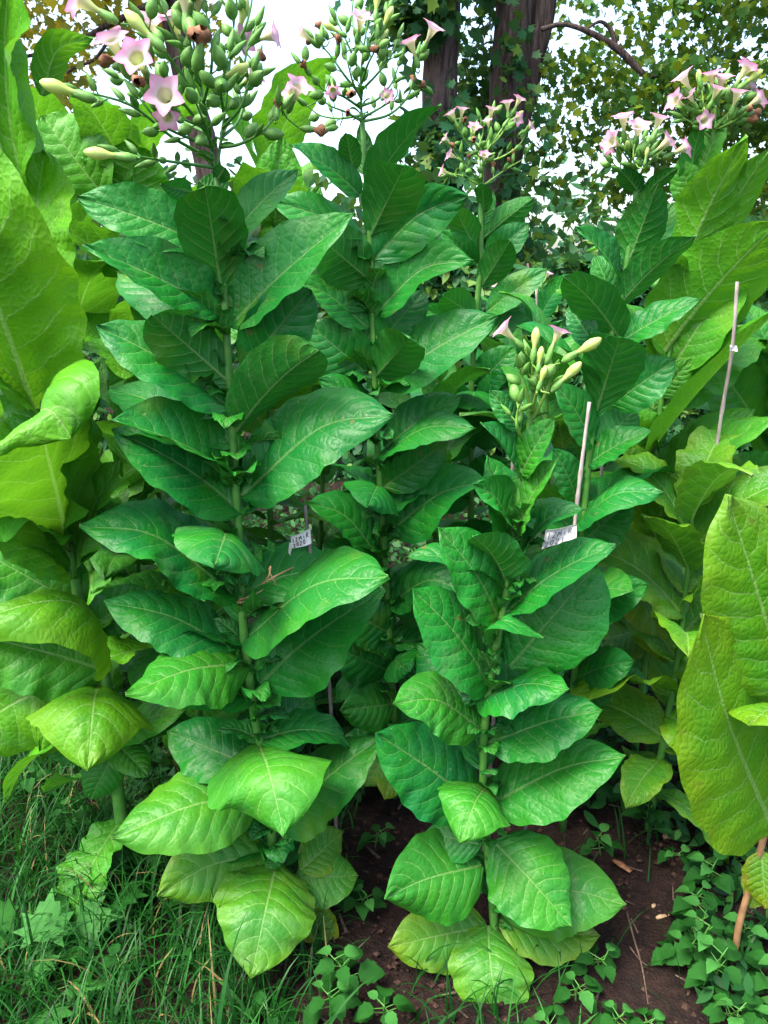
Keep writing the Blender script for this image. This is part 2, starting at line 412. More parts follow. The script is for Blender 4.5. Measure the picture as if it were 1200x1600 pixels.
def build_leaf(parent, mid_pts, W, ntop, yel=0.0, lite=0.0, fold=0.12, wave=0.05, fine=0.6, peak=0.46, blunt=0.8, pucker=1.0, wing=0.22, name='leaf', mat='leaf', res=None, calm=False):
    nu, nv = res or (NU, NV)
    C = spline(mid_pts, nu + 1)
    L = float(np.linalg.norm(np.diff(C, axis=0), axis=1).sum())
    T = np.gradient(C, axis=0)
    T /= np.linalg.norm(T, axis=1)[:, None]
    N = np.zeros_like(C)
    k0 = int(nu * 0.45)
    n = np.array(ntop, dtype=float)
    def orth(n, t):
        n = n - t * n.dot(t)
        return n / max(np.linalg.norm(n), 1e-6)
    N[k0] = orth(n, T[k0])
    for i in range(k0 + 1, nu + 1): N[i] = orth(N[i - 1], T[i])
    for i in range(k0 - 1, -1, -1): N[i] = orth(N[i + 1], T[i])
    # a slow twist, different for every leaf
    tw = RNG.normal(0, 0.24) * (0.1 if calm else 1)
    u = np.linspace(0, 1, nu + 1)
    B = np.cross(N, T)
    ang = tw * (u - 0.45) * 2
    N2 = N * np.cos(ang)[:, None] + B * np.sin(ang)[:, None]
    B = np.cross(N2, T); N = N2
    a = 0.58 * peak / 0.46
    bb = 0.80 * (1 - peak) / 0.54 * blunt / 0.8
    pk = a / (a + bb)
    uc = np.clip(u, 1e-5, 1 - 1e-5)
    w = uc ** a * (1 - uc) ** bb / (pk ** a * (1 - pk) ** bb)
    ut = 0.90
    wt = ut ** a * (1 - ut) ** bb / (pk ** a * (1 - pk) ** bb)
    w = np.where(u > ut, np.minimum(w, wt * ((1 - u) / (1 - ut)) ** (1.1 if blunt > .72 else .6)), w)
    wg = wing * (1 + 0.35 * np.sin(u * 60 + RNG.uniform(0, 6)))
    w = np.maximum(w, np.where(u < 0.3, wg * (1 - u / 0.3) ** 0.4, 0))
    w[0] = wing * 0.7
    w[-1] = 0.004
    hw = W / 2 * w
    v = np.linspace(-1, 1, nv + 1)
    v = np.sign(v) * np.abs(v) ** 0.9
    U, V = np.meshgrid(u, v, indexing='ij')
    AV = np.abs(V)
    HW = hw[:, None]
    ph1, ph2, k1, k2 = RNG.uniform(0, 6.3), RNG.uniform(0, 6.3), RNG.uniform(2.0, 3.6), RNG.uniform(5.0, 8.0)
    edge = 1 + 0.025 * np.sin(U * 34 + ph1) * (AV > 0.9) + 0.02 * np.sin(U * 15 + ph2 + V * 2)
    ph = NS * (U - VSW * AV ** 1.35) + 0.45 * (V > 0)
    puck = np.abs(np.sin(np.pi * ph)) ** 0.7 * np.minimum(AV / 0.25, 1) * (1 - AV ** 4)
    asym = RNG.normal(0, 0.12) * (0.2 if calm else 1)
    wave = wave * (0.6 if calm else RNG.uniform(0.5, 1.5))
    Z = HW * ((fold + 0.06) * AV ** 1.75 + asym * V * AV)
    Z += HW * wave * AV ** 2 * (np.sin(2 * np.pi * k1 * U + ph1 + 0.9 * np.sign(V)) + 0.55 * np.sin(2 * np.pi * k2 * U + ph2 * np.sign(V)))
    Z += puck * (0.0050 + 0.0035 * min(1.0, lite)) * pucker * min(1.3, L / 0.30)
    Z -= 0.002 * np.exp(-(AV / 0.06) ** 2)
    Z += 0.012 * L * np.sin(2 * np.pi * (1.3 * U + 0.4 * V) + ph2) * AV
    lat = HW * V * edge * np.sqrt(np.maximum(0.2, 1 - (fold * 0.8) ** 2))
    pos = C[:, None, :] + B[:, None, :] * lat[..., None] + N[:, None, :] * Z[..., None]
    verts = pos.reshape(-1, 3)
    faces = []
    m = nv + 1
    for i in range(nu):
        for j in range(nv):
            q = i * m + j
            faces.append((q, q + m, q + m + 1, q + 1))
    uv = np.stack([U, (V + 1) / 2], -1).reshape(-1, 2)
    met = np.stack([U * L, HW * V], -1).reshape(-1, 2)
    o = mesh_obj(name, verts, faces, M[mat], parent, True, {'UVMap': uv, 'metric': met})
    # make the upper side the front side
    p0 = o.data.polygons[len(faces) // 2 + nv // 4]
    if p0.normal.dot(Vector(N[nu // 2])) < 0:
        o.data.flip_normals()
    o.color = (min(1, yel), min(1, lite), fine, L)
    return o

def px_leaf(parent, Y, bx, by, tx, ty, dt, wpx, s=1, m=None, r=None, arch=0.08, bd=0.0, pts=None, roll=None, **kw):
    """leaf laid out from where its base and tip stand; s=+1 upper face towards the viewer, -1 the underside"""
    DS = 0.84
    if r is None: r = 0.46 if by < 560 else 0.54 if by < 800 else 0.62
    if by > 1000 and s > 0: kw['fold'] = kw.get('fold', .0) - .16
    dt *= DS; wpx *= 1.03
    if m is not None and len(m) > 2: m = (m[0], m[1], m[2] * DS)
    if pts is not None: pts = [(q[0], q[1], q[2] * DS) for q in pts]
    B = P(bx, by, Y - bd)
    T = P(tx, ty, Y - bd - dt)
    ch = T - B
    midp = (B + T) / 2
    L = ch.length
    view = (CAMP - midp).normalized()
    d = ch.normalized()
    n0 = (view - d * view.dot(d))
    n0.normalize()
    wapp = wpx / FPX * depth(midp)
    W = max(r * L, wapp)
    ro = math.acos(max(0.28, min(1.0, wapp / W))) if roll is None else math.radians(roll)
    best = None
    for sg in (1, -1):
        q = Quaternion(d, sg * ro) @ n0
        top = q * s
        if best is None or top.z > best.z: best = top
    top = best
    if m is not None:
        md = m[2] if len(m) > 2 else dt * 0.5
        Mp = P(m[0], m[1], Y - bd - md)
        if len(m) <= 2: Mp += view * 0.0
        mids = [B, Mp, T]
    elif pts is not None:
        mids = [B] + [P(q[0], q[1], Y - bd - q[2]) for q in pts] + [T]
    else:
        c = midp + top * (arch * L)
        mids = [B, B.lerp(c, 0.5) + top * arch * L * 0.25, c, c.lerp(T, 0.5) + top * arch * L * 0.25, T]
    return build_leaf(parent, mids, W, top, **kw)

def az_leaf(parent, B, az, el, L, W, droop=0.35, **kw):
    """leaf leaving the stem at azimuth az (0 = +Y, away), rising by el and drooping towards its tip"""
    h = Vector((math.sin(az), math.cos(az), 0))
    d0 = h * math.cos(el) + Vector((0, 0, math.sin(el)))
    p = [Vector(B)]
    e = el
    for i in range(4):
        p.append(p[-1] + (h * math.cos(e) + Vector((0, 0, math.sin(e)))) * (L / 4))
        e -= droop * (0.6 + 0.4 * i)
    ch = (p[-1] - p[0]).normalized()
    top = Vector((0, 0, 1)) - ch * ch.z
    if top.length < 0.15: top = -h
    top = Quaternion(ch, random.gauss(0, 0.25)) @ top.normalized()
    return build_leaf(parent, p, W, top, **kw)

def stem_part(parent, Y, pts, r0, r1, mat='stem', name='stem', ground=True):
    q = [P(x, y, Y) for x, y in pts]
    if ground and q[-1].z > 0.02:
        dn = (q[-1] - q[-2]).normalized()
        q.append(Vector((q[-1].x + dn.x * 0.02, Y, -0.02)))
    c = spline(q, 30)
    mb = MB()
    mb.tube([Vector(x) for x in c], list(np.linspace(r0, r1, 30)), 10, wob=0.04)
    mb.build(name, M[mat], parent)
    return [Vector(x) for x in c]

def back_leaves(parent, C, n, L, az0, az1, lite=0.0, yel=0.0, u0=0.15, u1=0.95, wave=0.06, ratio=0.5, **kw):
    """leaves on the far side of a stem"""
    for i in range(n):
        t = u0 + (u1 - u0) * (i + random.random() * 0.6) / n
        b = C[min(len(C) - 1, int(t * (len(C) - 1)))]
        el = math.radians(62 - 70 * t + random.uniform(-10, 10))
        l = L * (0.55 + 0.45 * math.sin(math.pi * min(1, 0.25 + t * 0.75))) * random.uniform(0.85, 1.15)
        az = math.radians(az0 + (az1 - az0) * ((i * 0.618) % 1.0))
        az_leaf(parent, b, az, el, l, l * ratio * random.uniform(0.9, 1.1), droop=random.uniform(0.18, 0.38), lite=lite * random.uniform(0.8, 1.1), yel=yel, wave=wave, **kw)

def ruffles(parent, C, n, L, u0=0.08, u1=0.9, lite=0.05, seed=0):
    """small crinkled leaf wings and axil leaves hugging the stem"""
    rr = random.Random(seed)
    for i in range(n):
        t = u0 + (u1 - u0) * (i + rr.random()) / n
        b = C[min(len(C) - 1, int(t * (len(C) - 1)))]
        az = rr.choice((math.pi, 2.2, -2.2, 1.5, -1.5)) + rr.uniform(-.5, .5)
        l = L * rr.uniform(.6, 1.25)
        az_leaf(parent, b, az, rr.uniform(.5, 1.25), l, l * rr.uniform(.45, .7), droop=rr.uniform(.1, .5), lite=lite, wave=rr.uniform(.2, .4), fold=rr.uniform(-.2, .4), fine=1.0, res=(14, 8))

# ------------------------------------------------------------------ flower parts (shared meshes)
def lathe(profile, seg, star=None):
    vs, fs, uv = [], [], []
    n = len(profile)
    for i, (z, r) in enumerate(profile):
        for j in range(seg):
            th = 2 * math.pi * j / seg
            k = 1.0
            zz = z
            if star:
                sft = star(i)
                tri = abs(((th * 5 / (2 * math.pi)) % 1.0) - 0.5) * 2
                k = 1 + sft * (tri ** 1.25 - 0.5)
            vs.append((math.cos(th) * r * k, math.sin(th) * r * k, zz))
            uv.append((i / (n - 1), j / seg))
    for i in range(n - 1):
        for j in range(seg):
            j2 = (j + 1) % seg
            fs.append((i * seg + j, i * seg + j2, (i + 1) * seg + j2, (i + 1) * seg + j))
    return vs, fs, uv

def raw_mesh(name, vs, fs, mat, uv=None):
    me = bpy.data.meshes.new(name)
    me.from_pydata([tuple(x) for x in vs], [], fs)
    me.materials.append(mat)
    me.polygons.foreach_set('use_smooth', [True] * len(me.polygons))
    if uv:
        li = np.empty(len(me.loops), dtype=np.int32)
        me.loops.foreach_get('vertex_index', li)
        me.uv_layers.new(name='UVMap').data.foreach_set('uv', np.asarray(uv, dtype=np.float32)[li].ravel())
    me.update()
    return me

_fp = [(0.0, .0024), (.012, .0028), (.024, .0032), (.034, .0042), (.042, .0066), (.047, .0080), (.0505, .0088), (.0540, .0112), (.0575, .0150), (.0600, .0192), (.0610, .0238)]
_v, _f, _u = lathe(_fp, 30, lambda i: 0.0 if i < 7 else (0.06, 0.16, 0.30, 0.46)[i - 7])
FLOWER_ME = raw_mesh('flower', _v, _f, M['flower'], _u)
_fp = [(0.0, .0024), (.012, .0028), (.024, .0032), (.034, .0046), (.043, .0076), (.051, .0084), (.057, .0066), (.063, .0042), (.066, .0012)]
_v, _f, _u = lathe(_fp, 12, lambda i: 0.0 if i < 5 else 0.12)
BUD_LONG_ME = raw_mesh('long_bud', _v, _f, M['bud'], _u)
_fp = [(0.0, .0022), (.004, .0050), (.010, .0066), (.016, .0062), (.021, .0052), (.025, .0040), (.030, .0024)]
_v, _f, _u = lathe(_fp, 15, lambda i: 0.0 if i < 5 else 0.5 if i < 6 else 0.9)
CALYX_ME = raw_mesh('calyx', _v, _f, M['calyx'], _u)
_fp = [(0.0, .0020), (.003, .0055), (.008, .0086), (.014, .0094), (.020, .0082), (.026, .0052), (.030, .0016), (.032, .0003)]
_v, _f, _u = lathe(_fp, 12, lambda i: 0.05)
CAPSULE_ME = raw_mesh('seed_capsule', _v, _f, M['calyx'], _u)
_fp = [(0.0, .0015), (.003, .0040), (.008, .0056), (.015, .0056), (.022, .0042), (.028, .0026), (.033, .0008)]
_v, _f, _u = lathe(_fp, 10)
BUD_ME = raw_mesh('bud', _v, _f, M['calyx'], _u)
_rr = random.Random(3)
_fp = [(0.0, .0022), (.010, .0024), (.020, .0028), (.028, .0046), (.034, .0078), (.039, .0086), (.043, .0050)]
_v, _f, _u = lathe(_fp, 12)
_v = [(x * (1 + _rr.uniform(-.3, .3)) + .004 * (z / .04) ** 2, y * (1 + _rr.uniform(-.3, .3)), z + _rr.uniform(-.002, .002)) for x, y, z in _v]
WILT_ME = raw_mesh('wilted_flower', _v, _f, M['wilted'], _u)

def place(me, name, base, d, scale, parent, child=None, roll=None):
    o = bpy.data.objects.new(name, me)
    COL.objects.link(o)
    q = d.to_track_quat('Z', 'Y') @ Quaternion((0, 0, 1), random.uniform(0, 6.28) if roll is None else roll)
    o.parent = parent
    o.matrix_parent_inverse = Matrix.Translation(-parent.location)
    o.location = base
    o.rotation_mode = 'QUATERNION'
    o.rotation_quaternion = q
    o.scale = (scale,) * 3
    if child:
        c = bpy.data.objects.new(child[1], child[0])
        COL.objects.link(c)
        c.parent = o
    return o

def vdir(ux, uy, tw):
    d = RGT * ux - UPV * uy - FWD * tw
    return d.normalized()

def inflorescence(parent, Y, branches, flowers, sc=1.4, spacing=0.032, r=0.0034, mix=(0.55, 0.30, 0.15), start=0.35, seed=1, mat='stem'):
    """branches: pixel polylines with depth; flowers: (px,py,toward, dirx,diry,dirtoward, kind)"""
    rr = random.Random(seed)
    mb = MB()
    allp = []
    for br in branches:
        pts = [P(x, y, Y - d) for x, y, d in br]
        c = [Vector(q) for q in spline(pts, 16)]
        mb.tube(c, list(np.linspace(r, r * 0.42, 16)), 6)
        allp += c[4:]
        L = sum((c[i + 1] - c[i]).length for i in range(15))
        n = max(1, int(L * (1 - start) / spacing))
        for k in range(n):
            t = start + (1 - start) * (k + rr.uniform(0.2, 0.8)) / n
            i = min(14, int(t * 15))
            ax = (c[i + 1] - c[i]).normalized()
            a = ax.orthogonal().normalized()
            sdir = Quaternion(ax, k * 2.4 + rr.uniform(-.5, .5)) @ a
            d = (ax * rr.uniform(0.5, 1.1) + sdir + Vector((0, 0, 0.35))).normalized()
            pl = rr.uniform(0.006, 0.014) * sc
            b0 = c[i]
            b1 = b0 + d * pl
            mb.tube([b0, b1], [r * 0.4, r * 0.36], 5, cap=False)
            x = rr.random()
            if x < mix[0]:
                place(CAPSULE_ME, 'seed_capsule', b1, d, sc * rr.uniform(0.75, 1.05), parent)
            elif x < mix[0] + mix[1]:
                place(BUD_ME, 'bud', b1, d, sc * rr.uniform(0.7, 1.05), parent)
            else:
                place(WILT_ME, 'wilted_flower', b1, d, sc * rr.uniform(0.7, 0.95), parent, (CALYX_ME, 'calyx'))
        e = (c[-1] - c[-2]).normalized()
        place(BUD_ME, 'bud', c[-1], e, sc * 0.9, parent)
    for bi, br in enumerate(branches[1:]):
        q = P(br[0][0], br[0][1], Y - br[0][2]); q2 = P(br[1][0], br[1][1], Y - br[1][2])
        d = (q2 - q).normalized()
        l = rr.uniform(.022, .045) * sc
        az = math.atan2(d.x, d.y) + rr.uniform(-.6, .6)
        az_leaf(parent, q, az, rr.uniform(.2, 1.0), l, l * .32, droop=rr.uniform(.1, .4), lite=.3, fold=.3, wing=.05, name='bract', res=(8, 4))
    for (px, py, dp, ux, uy, tw, kind, fs) in flowers:
        d = vdir(ux, uy, tw)
        s = sc * fs
        ln = {'f': .052, 'l': .060, 'w': .04}[kind] * s
        mouth = P(px, py, Y - dp)
        base = mouth - d * ln
        near = min(allp, key=lambda q: (q - base).length)
        me, nm = {'f': (FLOWER_ME, 'flower'), 'l': (BUD_LONG_ME, 'long_bud'), 'w': (WILT_ME, 'wilted_flower')}[kind]
        b0 = base - d * 0.004
        mb.tube([near, (near + b0) / 2 - d * 0.006, b0], r * 0.42, 5, cap=False)
        place(me, nm, base, d, s, parent, (CALYX_ME, 'calyx'))
    mb.build('flower_stalk', M[mat], parent)


# ================================================================== THE SETTING
def ground_h(x, y):
    h = 0.018 * np.sin(x * 2.1 + 0.6) * np.cos(y * 1.7 - 0.4) + 0.010 * np.sin(x * 7.3 + y * 5.1) + 0.006 * np.sin(x * 17.0 - y * 13.0)
    return h * np.exp(-((x / 8) ** 2 + ((y - 2) / 8) ** 2)) - 0.006

def build_ground():
    n = 170
    t = np.linspace(-1, 1, n)
    ax = np.sinh(t * 6.2) / np.sinh(6.2) * 420
    ax = ax + t * 4.2
    X, Yy = np.meshgrid(ax, ax + 2.0, indexing='ij')
    Z = ground_h(X, Yy)
    near = np.exp(-((X / 2.2) ** 2 + ((Yy - 1.9) / 2.2) ** 2))
    Z = Z + near * RNG.normal(0, 0.0045, X.shape)
    verts = np.stack([X, Yy, Z], -1).reshape(-1, 3)
    faces = [(i * n + j, (i + 1) * n + j, (i + 1) * n + j + 1, i * n + j + 1) for i in range(n - 1) for j in range(n - 1)]
    o = mesh_obj('ground', verts, faces, M['soil'])
    o['kind'] = 'structure'
    return o
build_ground()

# ------------------------------------------------------------------ leaf masses for trees, ivy and hedge
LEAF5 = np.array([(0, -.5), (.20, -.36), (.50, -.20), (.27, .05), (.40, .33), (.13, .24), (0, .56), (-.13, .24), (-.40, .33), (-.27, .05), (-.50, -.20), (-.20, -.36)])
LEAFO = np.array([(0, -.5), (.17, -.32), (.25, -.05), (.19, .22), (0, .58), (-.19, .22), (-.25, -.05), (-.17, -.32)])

def leaf_mass(name, pos, size, mat, parent, shape=LEAF5, up=0.5, seed=0, face=None, jit=0.35):
    rg = np.random.default_rng(seed)
    n = len(pos)
    k = len(shape)
    nr = rg.normal(0, 1, (n, 3))
    if face is not None: nr += np.asarray(face) * 1.0
    nr[:, 2] += up
    nr /= np.linalg.norm(nr, axis=1)[:, None]
    a = rg.normal(0, 1, (n, 3)); a[:, 2] -= 0.7
    a -= nr * (a * nr).sum(1)[:, None]
    a /= np.linalg.norm(a, axis=1)[:, None]
    b = np.cross(nr, a)
    s = size * (1 + rg.uniform(-jit, jit, n))
    vs = np.empty((n, k + 1, 3))
    cup = rg.uniform(-0.10, 0.22, n)
    for i, (x, y) in enumerate(shape):
        r2 = x * x + y * y
        vs[:, i] = pos + (b * x + a * y) * s[:, None] + nr * (cup * r2 * s * 1.6)[:, None]
    vs[:, k] = pos
    base = np.arange(n)[:, None] * (k + 1)
    idx = np.arange(k)
    tri = np.stack([np.broadcast_to(base + k, (n, k)), base + idx, base + (idx + 1) % k], -1).reshape(-1, 3)
    me = bpy.data.meshes.new(name)
    nv, nf = n * (k + 1), len(tri)
    me.vertices.add(nv); me.vertices.foreach_set('co', vs.reshape(-1).astype(np.float32))
    me.loops.add(nf * 3); me.loops.foreach_set('vertex_index', tri.reshape(-1).astype(np.int32))
    me.polygons.add(nf)
    me.polygons.foreach_set('loop_start', np.arange(0, nf * 3, 3, dtype=np.int32))
    me.materials.append(M[mat])
    at = me.color_attributes.new('tint', 'FLOAT_COLOR', 'POINT')
    c = np.ones((n, k + 1, 4), dtype=np.float32)
    c[:, :, 0] = rg.uniform(0, 1, n)[:, None]; c[:, :, 1] = rg.uniform(0, 1, n)[:, None]
    at.data.foreach_set('color', c.reshape(-1))
    me.update(calc_edges=True)
    me.validate()
    o = link(name, me, parent)
    o['kind'] = 'stuff'
    return o

def clumps(box, nc, per, sig, seed, keep=None):
    """leaf positions in clumps hung inside a world box (x0,x1,y0,y1,z0,z1)"""
    rg = np.random.default_rng(seed)
    x0, x1, y0, y1, z0, z1 = box
    c = np.stack([rg.uniform(x0, x1, nc), rg.uniform(y0, y1, nc), rg.uniform(z0, z1, nc)], -1)
    if keep is not None: c = c[keep(c, rg)]
    p = np.repeat(c, per, axis=0) + rg.normal(0, 1, (len(c) * per, 3)) * np.asarray(sig)
    return p

def px_box(x0, y0, x1, y1, Y0, Y1):
    Ym = (Y0 + Y1) / 2
    a, b = P(x0, y0, Ym), P(x1, y1, Ym)
    return (a.x, b.x, Y0, Y1, b.z, a.z)

def trunk(parent, Y, pts, widths, name='trunk', sides=20, wob=0.06):
    q = [P(x, y, Y) for x, y in pts]
    if name == 'trunk':
        q.append(Vector((q[-1].x, Y, -0.05)))
        widths = list(widths) + [widths[-1] * 1.15]
    ws = [w / FPX * depth(q[min(i, len(q) - 1)]) / 2 for i, w in enumerate(widths)]
    n = 40
    c = spline(q, n)
    r = np.interp(np.linspace(0, 1, n), np.linspace(0, 1, len(ws)), ws)
    mb = MB()
    mb.tube([Vector(x) for x in c], list(r), sides, wob=wob)
    return mb.build(name, M['bark'], parent)

# tree at the left of the two trunks
t1 = thing('tree', 'brown tree trunk wrapped in ivy, left of the two trunks behind the flowers', 'tree', P(676, 500, 6.6) * 1.0)
t1.location.z = 0
trunk(t1, 6.6, [(712, -600), (704, -260), (694, -40), (690, 60), (686, 160), (678, 290), (672, 440), (668, 560)], [50, 52, 54, 54, 54, 58, 62, 66])
pp = np.vstack([clumps(px_box(590, -420, 720, 45, 6.0, 6.9), 95, 16, (.12, .12, .12), 21),
                clumps(px_box(600, 20, 680, 50, 6.1, 6.6), 10, 14, (.09, .1, .07), 22),
                clumps(px_box(640, 180, 715, 460, 6.15, 6.5), 50, 15, (.07, .06, .12), 23)])
leaf_mass('crown', pp, 0.105, 'ivy', t1, seed=1, face=(0, -0.8, 0))

# tree at the right of the two trunks, forked
t2 = thing('tree', 'thick forked tree trunk with rough bark and drooping leafy branches, right of the two trunks', 'tree', P(770, 500, 7.0) * 1.0)
t2.location.z = 0
trunk(t2, 7.0, [(850, -600), (826, -200), (806, -20), (800, 60), (794, 150), (786, 250), (780, 380), (776, 520)], [60, 58, 56, 56, 60, 58, 60, 64])
trunk(t2, 7.12, [(876, -500), (858, -160), (846, 0), (832, 80), (816, 160), (797, 260), (788, 350)], [46, 46, 48, 46, 42, 36, 28], 'fork')
trunk(t2, 6.7, [(846, 46), (880, 38), (920, 50), (962, 74), (990, 100), (1010, 118), (1040, 116)], [8, 7, 9, 11, 12, 10, 6], 'branch', 8)
trunk(t2, 6.7, [(962, 74), (955, 48), (938, 34), (915, 46)], [9, 7, 5, 3], 'branch', 6)
def sparse_l(c, rg):
    d = np.clip((c[:, 0] - P(850, 0, 7).x) / (P(1010, 0, 7).x - P(850, 0, 7).x), 0.0, 1)
    return rg.uniform(0, 1, len(c)) < 0.10 + 0.9 * d ** 1.5
pp = np.vstack([clumps(px_box(880, -420, 1420, 215, 6.2, 8.4), 400, 34, (.15, .18, .10), 31, sparse_l),
                clumps(px_box(850, 60, 980, 330, 6.6, 7.6), 34, 12, (.09, .14, .07), 32),
                clumps(px_box(980, 120, 1420, 330, 6.4, 8.0), 95, 26, (.13, .16, .09), 33)])
leaf_mass('crown', pp, 0.075, 'crown', t2, seed=2, face=(0, -0.5, 0))
pp = np.vstack([clumps(px_box(712, -420, 790, 90, 6.8, 7.6), 60, 14, (.09, .12, .12), 34),
                clumps(px_box(720, 80, 775, 250, 7.2, 7.8), 34, 13, (.08, .12, .10), 35),
                clumps(px_box(770, 60, 850, 330, 6.55, 6.75), 18, 10, (.06, .05, .10), 36),
                clumps(px_box(745, 300, 830, 470, 6.5, 6.7), 30, 14, (.08, .06, .12), 37)])
leaf_mass('ivy', pp, 0.09, 'ivy', t2, seed=3, face=(0, -0.7, 0))

# far tree with yellowing leaves in the upper left
t3 = thing('tree', 'tall tree with yellowing leaves far behind the large left plant', 'tree', P(335, 420, 9.0) * 1.0)
t3.location.z = 0
trunk(t3, 9.0, [(240, -600), (255, -200), (266, 0), (290, 120), (325, 260), (338, 420), (340, 560)], [28, 30, 34, 36, 40, 42, 46])
trunk(t3, 8.8, [(268, -10), (210, 20), (170, 38), (120, 66), (60, 84), (0, 96)], [14, 11, 9, 8, 6, 4], 'branch', 8)
trunk(t3, 8.8, [(190, 30), (150, 90), (110, 110), (60, 160)], [6, 5, 4, 3], 'branch', 6)
pp = np.vstack([clumps(px_box(-300, -500, 300, 60, 8.0, 10.0), 250, 22, (.22, .3, .16), 41),
                clumps(px_box(-150, 60, 130, 200, 8.2, 9.6), 24, 20, (.16, .25, .14), 42)])
leaf_mass('crown', pp, 0.105, 'autumn', t3, seed=4, face=(0, -0.4, 0))

# hedge row and the wood behind it
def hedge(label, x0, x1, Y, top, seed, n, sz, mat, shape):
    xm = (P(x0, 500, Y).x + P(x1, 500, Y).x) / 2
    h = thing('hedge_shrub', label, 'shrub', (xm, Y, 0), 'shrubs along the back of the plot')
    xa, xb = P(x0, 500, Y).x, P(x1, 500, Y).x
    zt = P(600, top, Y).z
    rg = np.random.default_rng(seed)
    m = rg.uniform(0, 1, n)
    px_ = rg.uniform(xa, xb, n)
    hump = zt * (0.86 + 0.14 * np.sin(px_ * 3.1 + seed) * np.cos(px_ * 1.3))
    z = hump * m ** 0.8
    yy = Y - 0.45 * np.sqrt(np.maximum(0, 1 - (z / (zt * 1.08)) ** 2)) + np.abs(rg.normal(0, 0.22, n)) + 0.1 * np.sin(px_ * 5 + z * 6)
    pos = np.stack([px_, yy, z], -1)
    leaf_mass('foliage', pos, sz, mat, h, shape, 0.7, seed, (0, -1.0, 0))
    mb = MB()
    for i in range(7):
        x = xa + (xb - xa) * (i + 0.5) / 7
        mb.tube([(x, Y + 0.15, -0.02), (x + 0.05, Y + 0.1, zt * 0.4), (x - 0.04, Y + 0.2, zt * 0.85)], [0.03, 0.02, 0.008], 6)
    mb.build('stem', M['bark'], h)
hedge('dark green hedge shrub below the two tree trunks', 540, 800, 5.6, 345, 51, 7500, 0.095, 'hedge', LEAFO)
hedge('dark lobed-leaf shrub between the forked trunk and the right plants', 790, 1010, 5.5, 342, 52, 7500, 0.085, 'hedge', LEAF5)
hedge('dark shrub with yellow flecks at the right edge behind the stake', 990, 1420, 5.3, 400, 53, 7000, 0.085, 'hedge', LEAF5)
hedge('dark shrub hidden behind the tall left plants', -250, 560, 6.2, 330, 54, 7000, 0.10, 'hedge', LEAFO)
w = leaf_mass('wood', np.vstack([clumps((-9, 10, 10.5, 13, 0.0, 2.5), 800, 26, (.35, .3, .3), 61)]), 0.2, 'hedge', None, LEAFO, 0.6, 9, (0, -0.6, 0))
tag(w, 'distant mass of dark foliage filling the gaps behind the shrubs', 'foliage', None, 'stuff')

# ================================================================== TOBACCO PLANTS
GRP = 'tobacco plants in the bed'

